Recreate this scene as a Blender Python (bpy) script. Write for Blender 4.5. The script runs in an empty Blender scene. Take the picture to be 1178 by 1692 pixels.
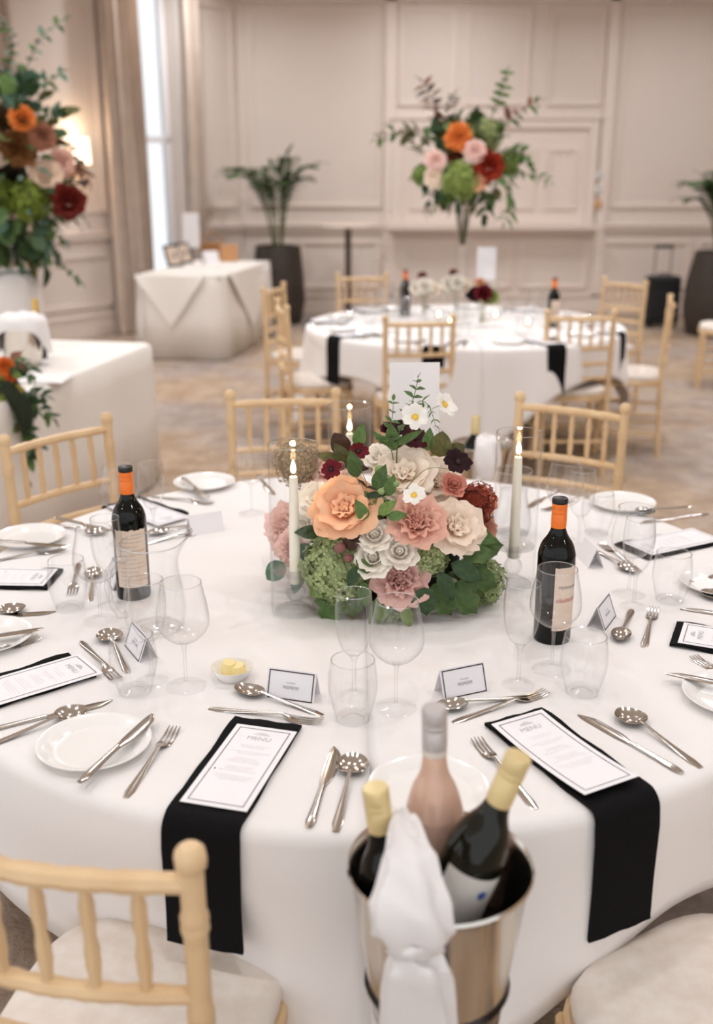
import bpy, math, random
from mathutils import Vector, Matrix, Euler, Quaternion
PI = math.pi
rnd = random.Random(7)
sc = bpy.context.scene
COL = sc.collection
# ------------------------------------------------------------------ camera
FPX, PITCH, CAMH = 1720.0, math.radians(18.0), 1.63
cam_d = bpy.data.cameras.new('camera'); cam = bpy.data.objects.new('camera', cam_d); COL.objects.link(cam)
cam_d.sensor_fit = 'VERTICAL'; cam_d.sensor_height = 36.0; cam_d.sensor_width = 36.0 * 1178 / 1692
cam_d.lens = FPX / 1692 * 36.0
cam.location = (0, 0, CAMH); cam.rotation_euler = (PI / 2 - PITCH, 0, 0)
cam_d.dof.use_dof = True; cam_d.dof.focus_distance = 1.93; cam_d.dof.aperture_fstop = 2.35
cam_d.clip_end = 60; sc.camera = cam
# ------------------------------------------------------------------ world, light, exposure
w = bpy.data.worlds.new('world'); sc.world = w; w.use_nodes = True
bg = w.node_tree.nodes['Background']; bg.inputs[0].default_value = (0.96, 0.975, 1.0, 1); bg.inputs[1].default_value = 1.25
sc.view_settings.view_transform = 'Standard'; sc.view_settings.look = 'None'
sc.view_settings.exposure = 0.0; sc.view_settings.gamma = 1.0; sc.view_settings.use_curve_mapping = False
sc.cycles.transparent_max_bounces = 28; sc.cycles.max_bounces = 9; sc.cycles.diffuse_bounces = 5; sc.cycles.use_adaptive_sampling = True; sc.cycles.adaptive_threshold = 0.06; sc.cycles.adaptive_min_samples = 12
sc.cycles.caustics_reflective = False; sc.cycles.caustics_refractive = False; sc.cycles.use_denoising = True
sc.cycles.sample_clamp_indirect = 6.0
CEIL = 3.9
LIGHT_POWER = 10.0
DOWNLIGHTS = [(-4.6, 7.6), (-1.6, 11.4), (0.9, 11.6), (3.6, 11.2), (-1.9, 8.4), (0.6, 8.6), (3.2, 8.4), (-3.6, 5.6), (-1.0, 5.6), (1.6, 5.6), (4.2, 5.6),
              (-2.6, 2.9), (-0.7, 3.1), (1.1, 2.8), (3.0, 3.0), (-1.5, 0.9), (0.2, 0.4), (1.9, 0.7), (-3.2, 0.0), (3.9, 0.2)]
for i, (x, y) in enumerate(DOWNLIGHTS):
    ld = bpy.data.lights.new('downlight_lamp', 'AREA'); ld.shape = 'DISK'; ld.size = 0.2; ld.energy = LIGHT_POWER * (2.9 if y > 8 else 3.1 if y > 4.5 else 1.0)
    ld.color = (0.955, 0.965, 1.0); ld.spread = math.radians(150)
    lo = bpy.data.objects.new('downlight_lamp', ld); lo.location = (x, y, CEIL - 0.035); COL.objects.link(lo)
# ------------------------------------------------------------------ pixel <-> place helpers (1178 x 1692 frame)
CT, ST = math.cos(PITCH), math.sin(PITCH)
def ray(px, py):
    u = (px - 589) / FPX; v = (py - 846) / FPX
    return Vector((u, CT - v * ST, -ST - v * CT))
T = 0.75
def U(px, py, z=T):
    d = ray(px, py); return Vector((0, 0, CAMH)) + d * ((z - CAMH) / d.z)
def UY(px, py, Y):
    d = ray(px, py); return Vector((0, 0, CAMH)) + d * (Y / d.y)
# ------------------------------------------------------------------ materials
def lin(c):
    return tuple(((v / 255) / 12.92 if v / 255 <= 0.04045 else ((v / 255 + 0.055) / 1.055) ** 2.4) for v in c)
MATS = {}
def nodes(name):
    m = bpy.data.materials.new(name); m.use_nodes = True; nt = m.node_tree
    return m, nt, nt.nodes['Principled BSDF']
def mat(name, col, rough=0.5, metal=0.0, spec=0.5, var=0.0, scale=8.0, bump=0.0, bscale=60.0, coat=0.0, col2=None, stretch=None, rand=0.0, transl=0.0, sheen=0.0, emit=0.0, trans=0.0):
    if name in MATS: return MATS[name]
    m, nt, b = nodes(name); N, L = nt.nodes, nt.links
    c = lin(col); b.inputs['Base Color'].default_value = (*c, 1); b.inputs['Roughness'].default_value = rough
    b.inputs['Metallic'].default_value = metal; b.inputs['Specular IOR Level'].default_value = spec
    b.inputs['Coat Weight'].default_value = coat; b.inputs['Sheen Weight'].default_value = sheen
    b.inputs['Transmission Weight'].default_value = trans
    if emit: b.inputs['Emission Color'].default_value = (*c, 1); b.inputs['Emission Strength'].default_value = emit
    src = None
    if col2 is not None or var:
        tc = N.new('ShaderNodeTexCoord'); mp = N.new('ShaderNodeMapping'); L.new(tc.outputs['Object'], mp.inputs[0])
        if stretch: mp.inputs['Scale'].default_value = stretch
        nz = N.new('ShaderNodeTexNoise'); nz.inputs['Scale'].default_value = scale; nz.inputs['Detail'].default_value = 5; L.new(mp.outputs[0], nz.inputs['Vector'])
        rp = N.new('ShaderNodeValToRGB'); rp.color_ramp.elements[0].position = 0.33; rp.color_ramp.elements[1].position = 0.67
        c2 = lin(col2) if col2 is not None else tuple(v * (1 - var) for v in c)
        rp.color_ramp.elements[0].color = (*c2, 1); rp.color_ramp.elements[1].color = (*c, 1)
        L.new(nz.outputs[0], rp.inputs[0]); src = rp.outputs[0]
    if rand:
        oi = N.new('ShaderNodeObjectInfo'); hs = N.new('ShaderNodeHueSaturation'); mr = N.new('ShaderNodeMapRange')
        mr.inputs['To Min'].default_value = 1 - rand; mr.inputs['To Max'].default_value = 1 + rand * 0.6
        L.new(oi.outputs['Random'], mr.inputs['Value']); L.new(mr.outputs[0], hs.inputs['Value'])
        if src: L.new(src, hs.inputs['Color'])
        else: hs.inputs['Color'].default_value = (*c, 1)
        src = hs.outputs[0]
    if src: L.new(src, b.inputs['Base Color'])
    if bump:
        tc = N.new('ShaderNodeTexCoord'); nz = N.new('ShaderNodeTexNoise'); nz.inputs['Scale'].default_value = bscale; nz.inputs['Detail'].default_value = 3
        bp = N.new('ShaderNodeBump'); bp.inputs['Strength'].default_value = bump; bp.inputs['Distance'].default_value = 0.01
        L.new(tc.outputs['Object'], nz.inputs['Vector']); L.new(nz.outputs[0], bp.inputs['Height']); L.new(bp.outputs[0], b.inputs['Normal'])
    if transl:
        tr = N.new('ShaderNodeBsdfTranslucent'); mx = N.new('ShaderNodeMixShader'); mx.inputs[0].default_value = transl
        if src: L.new(src, tr.inputs[0])
        else: tr.inputs[0].default_value = (*c, 1)
        L.new(b.outputs[0], mx.inputs[1]); L.new(tr.outputs[0], mx.inputs[2]); L.new(mx.outputs[0], N['Material Output'].inputs[0])
    MATS[name] = m; return m
def glass(name, tint=(0.998, 0.998, 0.998), edge=(0.97, 0.972, 0.974), rough=0.015, base=0.028, refr=0.0, refl=0.42):
    """clear drinking glass: straight-through light, Schlick reflection, darker along the grazing rim"""
    if name in MATS: return MATS[name]
    m, nt, b = nodes(name); N, L = nt.nodes, nt.links; N.remove(b)
    lw = N.new('ShaderNodeLayerWeight'); lw.inputs[0].default_value = 0.5
    pw = N.new('ShaderNodeMath'); pw.operation = 'POWER'; pw.inputs[1].default_value = 4.0; L.new(lw.outputs['Facing'], pw.inputs[0])
    ma = N.new('ShaderNodeMath'); ma.operation = 'MULTIPLY_ADD'; ma.inputs[1].default_value = refl; ma.inputs[2].default_value = base; L.new(pw.outputs[0], ma.inputs[0])
    p2 = N.new('ShaderNodeMath'); p2.operation = 'POWER'; p2.inputs[1].default_value = 3.0; L.new(lw.outputs['Facing'], p2.inputs[0])
    mc = N.new('ShaderNodeMix'); mc.data_type = 'RGBA'; L.new(p2.outputs[0], mc.inputs['Factor'])
    mc.inputs['A'].default_value = (*tint, 1); mc.inputs['B'].default_value = (*edge, 1)
    tr = N.new('ShaderNodeBsdfTransparent'); L.new(mc.outputs['Result'], tr.inputs[0])
    gl = N.new('ShaderNodeBsdfGlossy'); gl.inputs['Roughness'].default_value = rough
    mx = N.new('ShaderNodeMixShader'); L.new(ma.outputs[0], mx.inputs[0]); L.new(tr.outputs[0], mx.inputs[1]); L.new(gl.outputs[0], mx.inputs[2])
    out = mx.outputs[0]
    if refr:
        rf = N.new('ShaderNodeBsdfGlass'); rf.inputs['IOR'].default_value = 1.45; rf.inputs['Roughness'].default_value = 0.0
        m2 = N.new('ShaderNodeMixShader'); m2.inputs[0].default_value = refr; L.new(out, m2.inputs[1]); L.new(rf.outputs[0], m2.inputs[2]); out = m2.outputs[0]
    L.new(out, N['Material Output'].inputs[0]); MATS[name] = m; return m
# ------------------------------------------------------------------ mesh builder
class MB:
    def __init__(s): s.v = []; s.f = []
    def add(s, v, f):
        o = len(s.v); s.v += [tuple(p) for p in v]; s.f += [tuple(i + o for i in q) for q in f]; return s
    def box(s, c, d, rz=0.0):
        x, y, z = d[0] / 2, d[1] / 2, d[2] / 2; cr, sr = math.cos(rz), math.sin(rz)
        P = [(sx * x, sy * y, sz * z) for sz in (-1, 1) for sy in (-1, 1) for sx in (-1, 1)]
        P = [(c[0] + a * cr - b * sr, c[1] + a * sr + b * cr, c[2] + g) for a, b, g in P]
        return s.add(P, [(0, 2, 3, 1), (4, 5, 7, 6), (0, 1, 5, 4), (2, 6, 7, 3), (0, 4, 6, 2), (1, 3, 7, 5)])
    def rbox(s, c, d, r=0.01, n=3):
        """box with rounded vertical edges and chamfered top and bottom"""
        x, y, z = d[0] / 2, d[1] / 2, d[2] / 2; r = min(r, x * .99, y * .99)
        def ring(k, zz):
            o = []
            for cx, cy, a0 in ((x, y, 0), (-x, y, PI / 2), (-x, -y, PI), (x, -y, 1.5 * PI)):
                for i in range(n + 1):
                    a = a0 + PI / 2 * i / n
                    o.append((c[0] + cx - math.copysign(r, cx) + (r - k) * math.cos(a), c[1] + cy - math.copysign(r, cy) + (r - k) * math.sin(a), c[2] + zz))
            return o
        ch = min(r * .6, z * .6); R = [ring(ch, -z), ring(0, -z + ch), ring(0, z - ch), ring(ch, z)]
        return s.rings(R, True, True)
    def rings(s, R, cap0=False, cap1=False):
        n = len(R[0]); v = [p for q in R for p in q]; f = []
        for i in range(len(R) - 1):
            for j in range(n):
                k = (j + 1) % n; f.append((i * n + j, i * n + k, (i + 1) * n + k, (i + 1) * n + j))
        if cap0: f.append(tuple(range(n - 1, -1, -1)))
        if cap1: f.append(tuple((len(R) - 1) * n + j for j in range(n)))
        return s.add(v, f)
    def lathe(s, prof, n=24, c=(0, 0, 0), a0=0.0, a1=None):
        R = []
        for r, z in prof:
            r = max(r, 1e-5); R.append([(c[0] + r * math.cos(2 * PI * j / n), c[1] + r * math.sin(2 * PI * j / n), c[2] + z) for j in range(n)])
        return s.rings(R, prof[0][0] > 1e-4 and False, False)
    def tube(s, pts, rad, n=8, caps=True):
        pts = [Vector(p) for p in pts]; R = []; up = None
        for i, p in enumerate(pts):
            t = (pts[min(i + 1, len(pts) - 1)] - pts[max(i - 1, 0)]).normalized()
            if up is None: up = t.orthogonal().normalized()
            up = (up - t * up.dot(t)).normalized(); b = t.cross(up)
            r = rad[i] if isinstance(rad, (list, tuple)) else rad
            R.append([p + (up * math.cos(2 * PI * j / n) + b * math.sin(2 * PI * j / n)) * r for j in range(n)])
        return s.rings(R, caps, caps)
    def loft(s, secs, n=10):
        """secs: (y, halfwidth, z, halfthickness, x)"""
        R = [[(q[4] if len(q) > 4 else 0) + 0 * 0 + q[1] * math.cos(2 * PI * j / n) for j in range(n)] for q in secs]
        RR = []
        for q in secs:
            ox = q[4] if len(q) > 4 else 0
            RR.append([(ox + q[1] * math.cos(2 * PI * j / n), q[0], q[2] + q[3] * math.sin(2 * PI * j / n)) for j in range(n)])
        return s.rings(RR, True, True)
    def grid(s, P):
        nu, nv = len(P), len(P[0]); v = [p for r in P for p in r]
        f = [(i * nv + j, (i + 1) * nv + j, (i + 1) * nv + j + 1, i * nv + j + 1) for i in range(nu - 1) for j in range(nv - 1)]
        return s.add(v, f)
    def sheet(s, P, th, off=None):
        """closed thin sheet from a grid of points; th along -normal"""
        nu, nv = len(P), len(P[0]); P = [[Vector(p) for p in r] for r in P]; Q = []
        for i in range(nu):
            q = []
            for j in range(nv):
                a = P[min(i + 1, nu - 1)][j] - P[max(i - 1, 0)][j]; b = P[i][min(j + 1, nv - 1)] - P[i][max(j - 1, 0)]
                nn = a.cross(b); nn = nn.normalized() if nn.length > 1e-9 else Vector((0, 0, 1)); q.append(P[i][j] - nn * th)
            Q.append(q)
        o = nu * nv; v = [p for r in P for p in r] + [p for r in Q for p in r]; f = []
        for i in range(nu - 1):
            for j in range(nv - 1):
                a, b, c, d = i * nv + j, (i + 1) * nv + j, (i + 1) * nv + j + 1, i * nv + j + 1
                f.append((a, b, c, d)); f.append((o + d, o + c, o + b, o + a))
        for i in range(nu - 1):
            a, b = i * nv, (i + 1) * nv; f.append((a, o + a, o + b, b)); a, b = a + nv - 1, b + nv - 1; f.append((b, o + b, o + a, a))
        for j in range(nv - 1):
            a, b = j, j + 1; f.append((b, o + b, o + a, a)); a, b = (nu - 1) * nv + j, (nu - 1) * nv + j + 1; f.append((a, o + a, o + b, b))
        return s.add(v, f)
    def xf(s, M):
        s.v = [tuple(M @ Vector(p)) for p in s.v]; return s
    def mesh(s, name, m, smooth=True, ang=40):
        me = bpy.data.meshes.new(name); me.from_pydata(s.v, [], s.f); me.validate()
        if smooth and me.polygons:
            me.polygons.foreach_set('use_smooth', [True] * len(me.polygons)); me.set_sharp_from_angle(angle=math.radians(ang))
        if m: me.materials.append(m)
        me.update(); return me
    def obj(s, name, m, parent=None, smooth=True, ang=40):
        return link(name, s.mesh(name, m, smooth, ang), parent)
def link(name, me, parent=None, M=None):
    o = bpy.data.objects.new(name, me); COL.objects.link(o)
    if parent is not None: o.parent = parent
    if M is not None: o.matrix_basis = M
    return o
def tag(o, label, cat, group=None, kind=None):
    o['label'] = label
    if cat: o['category'] = cat
    if group: o['group'] = group
    if kind: o['kind'] = kind
    return o
def thing(name, label, cat, loc=(0, 0, 0), rz=0.0, group=None):
    o = bpy.data.objects.new(name, None); COL.objects.link(o); o.location = loc; o.rotation_euler = (0, 0, rz); o.empty_display_size = 0.05
    return tag(o, label, cat, group)
def struct(o): o['kind'] = 'structure'; return o
def dup(root, loc, rz=0.0, label=None, group=None, scale=None):
    r = root.copy(); COL.objects.link(r); r.location = loc; r.rotation_euler = (0, 0, rz)
    if label: r['label'] = label
    if group: r['group'] = group
    if scale: r.scale = (scale,) * 3
    for ch in list(root.children):
        c = ch.copy(); COL.objects.link(c); c.parent = r
        for g in list(ch.children):
            d = g.copy(); COL.objects.link(d); d.parent = c
    return r
class Proto:
    """the first call moves the built thing itself, later calls copy it"""
    def __init__(s, root): s.root = root; s.used = False
    def put(s, loc, rz, label, group=None, scale=None):
        if not s.used:
            s.used = True; r = s.root; r.location = loc; r.rotation_euler = (0, 0, rz); r['label'] = label
            if group: r['group'] = group
            if scale: r.scale = (scale,) * 3
            return r
        return dup(s.root, loc, rz, label, group, scale)
def yaw_to(v): return math.atan2(-v[0], v[1])      # rz that turns local +Y onto v
def frame(z, x=None):
    z = Vector(z).normalized(); x = Vector(x) if x is not None else z.orthogonal()
    x = (x - z * x.dot(z)).normalized(); y = z.cross(x)
    return Matrix(((x.x, y.x, z.x), (x.y, y.y, z.y), (x.z, y.z, z.z)))
def text_mesh(body, size, m, align='CENTER'):
    cu = bpy.data.curves.new('lettering', 'FONT'); cu.body = body; cu.size = size; cu.align_x = align; cu.align_y = 'CENTER'; cu.resolution_u = 2
    o = bpy.data.objects.new('lettering', cu); COL.objects.link(o); bpy.context.view_layer.update()
    me = bpy.data.meshes.new_from_object(o.evaluated_get(bpy.context.evaluated_depsgraph_get()))
    bpy.data.objects.remove(o); bpy.data.curves.remove(cu); me.materials.clear(); me.materials.append(m); return me
# ------------------------------------------------------------------ shared materials
WHITE = mat('white_linen', (240, 236, 234), 0.85, spec=0.2, bump=0.12, bscale=900, sheen=0.15)
BLACKC = mat('black_linen', (17, 16, 17), 0.9, spec=0.15, bump=0.15, bscale=700)
WOOD = mat('limewashed_wood', (228, 198, 156), 0.42, spec=0.35, col2=(214, 180, 138), scale=14, stretch=(1, 1, 0.18))
CUSH = mat('ivory_cushion', (236, 228, 219), 0.8, col2=(226, 214, 203), scale=30, bump=0.1, bscale=300)
SILVER = mat('polished_steel', (205, 200, 194), 0.13, metal=1.0)
CHROME = mat('bucket_steel', (214, 208, 200), 0.16, metal=1.0)
PORC = mat('white_porcelain', (243, 241, 238), 0.18, spec=0.5, coat=0.3)
GLASS = glass('clear_glass')
GLASSB = glass('thick_clear_glass', tint=(0.992, 0.992, 0.992), edge=(0.88, 0.89, 0.9), base=0.06, refr=0.1)
HOLD = glass('moulded_glass', tint=(0.995, 0.995, 0.995), edge=(0.82, 0.83, 0.84), base=0.06, refr=0.12, refl=0.55)
RIM = glass('glass_rim', edge=(0.95, 0.95, 0.95), base=0.3)
WATER = glass('clear_water', tint=(0.98, 0.985, 0.99), edge=(0.85, 0.87, 0.89), base=0.05)
PAPER = mat('white_card', (243, 241, 244), 0.75, spec=0.2)
PLUM = mat('dark_plum_ink', (58, 34, 40), 0.7)
GREYI = mat('pale_grey_ink', (190, 186, 190), 0.8)
PINKI = mat('faint_pink_ink', (238, 229, 231), 0.8)
BOTTLE = mat('dark_green_bottle_glass', (8, 9, 7), 0.05, spec=0.3)
ORANGE = mat('orange_capsule', (240, 120, 36), 0.32, spec=0.5)
BLACKP = mat('black_plastic', (16, 15, 15), 0.35)
LABEL = mat('cream_wine_label', (228, 208, 190), 0.7, col2=(222, 200, 181), scale=50)
WALLM = mat('warm_stone_paint', (224, 212, 203), 0.7, spec=0.25, var=0.03, scale=2)
TRIMM = mat('moulding_paint', (229, 216, 206), 0.55, spec=0.3)
# ================================================================== room
def carpet():
    m, nt, b = nodes('patterned_carpet'); N, L = nt.nodes, nt.links
    tc = N.new('ShaderNodeTexCoord')
    n1 = N.new('ShaderNodeTexNoise'); n1.inputs['Scale'].default_value = 0.55; n1.inputs['Detail'].default_value = 4; n1.inputs['Roughness'].default_value = 0.6
    n2 = N.new('ShaderNodeTexNoise'); n2.inputs['Scale'].default_value = 5.5; n2.inputs['Detail'].default_value = 6; n2.inputs['Roughness'].default_value = 0.7
    n3 = N.new('ShaderNodeTexNoise'); n3.inputs['Scale'].default_value = 90; n3.inputs['Detail'].default_value = 2
    for n in (n1, n2, n3): L.new(tc.outputs['Object'], n.inputs['Vector'])
    r1 = N.new('ShaderNodeValToRGB'); e = r1.color_ramp.elements; e[0].position = 0.42; e[0].color = (*lin((176, 152, 126)), 1); e[1].position = 0.6; e[1].color = (*lin((158, 152, 154)), 1)
    r2 = N.new('ShaderNodeValToRGB'); e = r2.color_ramp.elements; e[0].position = 0.36; e[0].color = (*lin((136, 112, 92)), 1); e[1].position = 0.62; e[1].color = (*lin((192, 174, 156)), 1)
    L.new(n1.outputs[0], r1.inputs[0]); L.new(n2.outputs[0], r2.inputs[0])
    mx = N.new('ShaderNodeMix'); mx.data_type = 'RGBA'; mx.inputs['Factor'].default_value = 0.45; L.new(r1.outputs[0], mx.inputs['A']); L.new(r2.outputs[0], mx.inputs['B'])
    L.new(mx.outputs['Result'], b.inputs['Base Color']); b.inputs['Roughness'].default_value = 0.95; b.inputs['Specular IOR Level'].default_value = 0.1
    bp = N.new('ShaderNodeBump'); bp.inputs['Strength'].default_value = 0.4; bp.inputs['Distance'].default_value = 0.01; L.new(n3.outputs[0], bp.inputs['Height']); L.new(bp.outputs[0], b.inputs['Normal'])
    return m
BY = 12.95
struct(MB().box((-1.0, 5.2, -0.05), (16, 16, 0.1)).obj('floor', carpet(), smooth=False))
CEILM = mat('ceiling_paint', (236, 228, 218), 0.8)
struct(MB().box((-1.0, 5.2, CEIL + 0.05), (16, 16, 0.1)).obj('ceiling', CEILM, smooth=False))
CX = -1.36
wb = struct(MB().box(((CX + 6.9) / 2, BY + 0.1, CEIL / 2), (6.9 - CX, 0.2, CEIL)).obj('wall_back', WALLM, smooth=False))
struct(MB().box((6.9, 5.2, CEIL / 2), (0.2, 15.5, CEIL)).obj('wall_right', WALLM, smooth=False))
def pxz(px, py): p = UY(px, py, BY); return p.x, p.z
def moulding(x0, x1, z0, z1, parent, y=BY, wd=0.045, dp=0.028, name='panel_moulding'):
    b = MB()
    for k, (ins, d) in enumerate(((0, dp), (wd * 0.55, dp * 0.55))):
        wk = wd * 0.55 if k == 0 else wd * 0.6
        a0, a1, c0, c1 = x0 + ins, x1 - ins, z0 + ins, z1 - ins
        b.box(((a0 + a1) / 2, y - d / 2, c0 + wk / 2), (a1 - a0, d, wk)); b.box(((a0 + a1) / 2, y - d / 2, c1 - wk / 2), (a1 - a0, d, wk))
        b.box((a0 + wk / 2, y - d / 2, (c0 + c1) / 2), (wk, d, c1 - c0 - 2 * wk)); b.box((a1 - wk / 2, y - d / 2, (c0 + c1) / 2), (wk, d, c1 - c0 - 2 * wk))
    return b.obj(name, TRIMM, parent, smooth=False)
def X(px, py=300): return pxz(px, py)[0]
Z = lambda py: pxz(589, py)[1]
# upper panels
moulding(X(416), X(631), Z(342), 3.42, wb); moulding(X(657), X(748), Z(174), 3.42, wb); moulding(X(764), X(866), Z(174), 3.42, wb)
moulding(X(896), X(983), Z(174), 3.42, wb); moulding(X(1012), X(1290), Z(343), 3.42, wb)
# dado panels
for a, c in ((425, 486), (494, 628), (652, 770), (785, 850), (865, 978), (1002, 1150), (1165, 1290)):
    moulding(X(a), X(c), 0.30, Z(398), wb)
# pilasters beside the hatch
for a, c in ((634, 652), (988, 1004)):
    MB().box(((X(a) + X(c)) / 2, BY - 0.02, 1.9), (X(c) - X(a), 0.04, 3.8)).obj('pilaster', TRIMM, wb, smooth=False)
tr = MB()
for a, c in ((CX, X(636)), (X(1000), 6.8)):
    for z0, dz, dp in ((0.985, 0.05, 0.05), (1.035, 0.02, 0.07)):
        tr.box(((a + c) / 2, BY - dp / 2, z0 + dz / 2), (c - a, dp, dz))
struct(tr.obj('trim_1', TRIMM, smooth=False))
bb = MB(); bb.box(((CX + 6.8) / 2, BY - 0.0125, 0.1), (6.8 - CX, 0.025, 0.2)); bb.box(((CX + 6.8) / 2, BY - 0.02, 0.21), (6.8 - CX, 0.04, 0.025))
struct(bb.obj('baseboard_back', TRIMM, smooth=False))
co = MB()
for k, (dz, dp) in enumerate(((0.0, 0.16), (0.06, 0.11), (0.12, 0.06), (0.36, 0.04))):
    co.box(((CX + 6.8) / 2, BY - dp / 2, CEIL - dz - 0.03), (6.8 - CX, dp, 0.06))
struct(co.obj('trim_2', TRIMM, smooth=False))
# serving hatch: two panelled leaves in a frame over a deep shelf
ht = thing('serving_hatch', 'painted double-door hatch with panelled leaves above a long shelf on back wall', 'hatch', ((X(660) + X(970)) / 2, BY, 0))
hx0, hx1, hz0, hz1 = X(662) - ht.location.x, X(968) - ht.location.x, 1.05, Z(212)
fr = MB(); fw = 0.1
fr.box((hx0 - fw / 2, -0.03, (hz0 + hz1) / 2), (fw, 0.06, hz1 - hz0)); fr.box((hx1 + fw / 2, -0.03, (hz0 + hz1) / 2), (fw, 0.06, hz1 - hz0)); fr.box(((hx0 + hx1) / 2, -0.03, hz1 + fw / 2), (hx1 - hx0 + 2 * fw, 0.06, fw)); fr.box(((hx0 + hx1) / 2, -0.04, hz1 + fw + 0.012), (hx1 - hx0 + 2 * fw + 0.05, 0.08, 0.025))
fr.obj('frame', TRIMM, ht, smooth=False)
hm = (hx0 + hx1) / 2
for a, c in ((hx0, hm - 0.004), (hm + 0.004, hx1)):
    lf = MB().box(((a + c) / 2, -0.012, (hz0 + hz1) / 2), (c - a, 0.024, hz1 - hz0)).obj('leaf', TRIMM, ht, smooth=False)
    for q in range(2):
        m0, m1 = a + (c - a) * (0.1 + 0.46 * q), a + (c - a) * (0.44 + 0.46 * q)
        moulding(m0, m1, hz0 + 0.18, hz1 - 0.22, lf, y=-0.024, wd=0.05, dp=0.02)
sh = MB(); sh.box((hm, -0.1, 1.025), (hx1 - hx0 + 0.3, 0.2, 0.04)); sh.box((hm, -0.07, 0.985), (hx1 - hx0 + 0.24, 0.14, 0.04)); sh.obj('shelf', TRIMM, ht, smooth=False)
# switches beside the hatch
SW = mat('grey_switch_plate', (196, 200, 200), 0.4); OAK = mat('tan_wood_dial', (205, 150, 96), 0.5)
for px, py, lab, m in ((988, 290, 'upper grey wall switch plate right of the hatch', SW), (988, 313, 'lower grey wall switch plate right of the hatch', SW)):
    x, z = pxz(px, py); t = thing('wall_switch', lab, 'switch', (x, BY - 0.04, z))
    MB().rbox((0, -0.006, 0), (0.09, 0.012, 0.09), 0.008).obj('plate', mat('white_switch', (232, 226, 220), 0.4), t)
    MB().box((0, -0.015, 0), (0.05, 0.01, 0.05)).obj('rocker', m, t, smooth=False)
x, z = pxz(986, 337); t = thing('round_dial', 'round tan wall dial below two switch plates', 'dial', (x, BY - 0.04, z))
MB().lathe([(0, 0), (0.05, 0), (0.055, 0.008), (0.05, 0.02), (0.0, 0.022)], 20).xf(Matrix.Rotation(PI / 2, 4, 'X')).obj('dial_face', OAK, t)
MB().lathe([(0, 0.02), (0.02, 0.022), (0.018, 0.04), (0, 0.042)], 12).xf(Matrix.Rotation(PI / 2, 4, 'X')).obj('knob', mat('dial_knob', (235, 210, 170), 0.5), t)
# ---- left wall, meeting the back wall at a wide angle; local x runs to the corner, local y outwards
WL = Matrix(((0.59, -0.807, 0, CX), (0.807, 0.59, 0, BY), (0, 0, 1, 0), (0, 0, 0, 1)))
wl = MB()
def seg(s0, s1, z0, z1): wl.box((-(s0 + s1) / 2, 0.15, (z0 + z1) / 2), (s1 - s0, 0.3, z1 - z0))
seg(-0.2, 0.95, 0, CEIL); seg(0.95, 2.0, 0, 0.45); seg(0.95, 2.0, 3.55, CEIL); seg(2.0, 3.35, 0, CEIL); seg(3.35, 4.5, 0, 0.45); seg(3.35, 4.5, 3.55, CEIL); seg(4.5, 9.2, 0, CEIL)
wlo = struct(wl.xf(WL).obj('wall_left', WALLM, smooth=False))
def left_obj(b, name, m, parent=None, smooth=False): return b.xf(WL).obj(name, m, parent, smooth)
tl = MB(); bl = MB()
for a, c in ((0.0, 0.95), (2.0, 3.35), (4.5, 9)):
    mmid = -(a + c) / 2
    for z0, dz, dp in ((0.985, 0.05, 0.05), (1.035, 0.02, 0.07)): tl.box((mmid, -dp / 2, z0 + dz / 2), (c - a, dp, dz))
    bl.box((mmid, -0.0125, 0.1), (c - a, 0.025, 0.2)); bl.box((mmid, -0.02, 0.21), (c - a, 0.04, 0.025))
struct(left_obj(tl, 'trim_3', TRIMM)); struct(left_obj(bl, 'baseboard_left', TRIMM))
for a, c in ((0.1, 0.85), (2.1, 3.25)):
    for z0, z1 in ((0.3, 0.85), (1.25, 3.42)):
        b = MB()
        for x0, x1, q0, q1 in ((-c, -a, z0, z0 + 0.045), (-c, -a, z1 - 0.045, z1), (-c, -c + 0.045, z0 + 0.045, z1 - 0.045), (-a - 0.045, -a, z0 + 0.045, z1 - 0.045)):
            b.box(((x0 + x1) / 2, -0.014, (q0 + q1) / 2), (x1 - x0, 0.028, q1 - q0))
        left_obj(b, 'panel_moulding', TRIMM, wlo)
WINW = mat('white_window_paint', (236, 236, 238), 0.4); PANE = glass('window_pane', (0.96, 0.97, 0.98), (0.8, 0.82, 0.84))
for k, (a, c) in enumerate(((0.95, 2.0), (3.35, 4.5))):
    b = MB(); y = 0.22
    for x0, x1, q0, q1 in ((-c, -a, 0.45, 0.53), (-c, -a, 3.47, 3.55), (-c, -c + 0.07, 0.53, 3.47), (-a - 0.07, -a, 0.53, 3.47), (-c, -a, 1.95, 2.02), (-(a + c) / 2 - 0.02, -(a + c) / 2 + 0.02, 0.53, 3.47)):
        b.box(((x0 + x1) / 2, y, (q0 + q1) / 2), (x1 - x0, 0.06, q1 - q0))
    wn = struct(left_obj(b, 'window_%d' % (k + 1), WINW))
    for x0, x1 in ((-c + 0.07, -(a + c) / 2 - 0.02), (-(a + c) / 2 + 0.02, -a - 0.07)):
        for q0, q1 in ((0.53, 1.95), (2.02, 3.47)):
            left_obj(MB().box(((x0 + x1) / 2, y, (q0 + q1) / 2), (x1 - x0, 0.008, q1 - q0)), 'pane', PANE, wn)
    left_obj(MB().box((-(a + c) / 2, -0.03, 0.44), (c - a + 0.1, 0.18, 0.03)), 'window_sill', WINW, wn)
CURT = mat('taupe_curtain', (216, 199, 184), 0.85, col2=(206, 188, 173), scale=6, transl=0.12)
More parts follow.
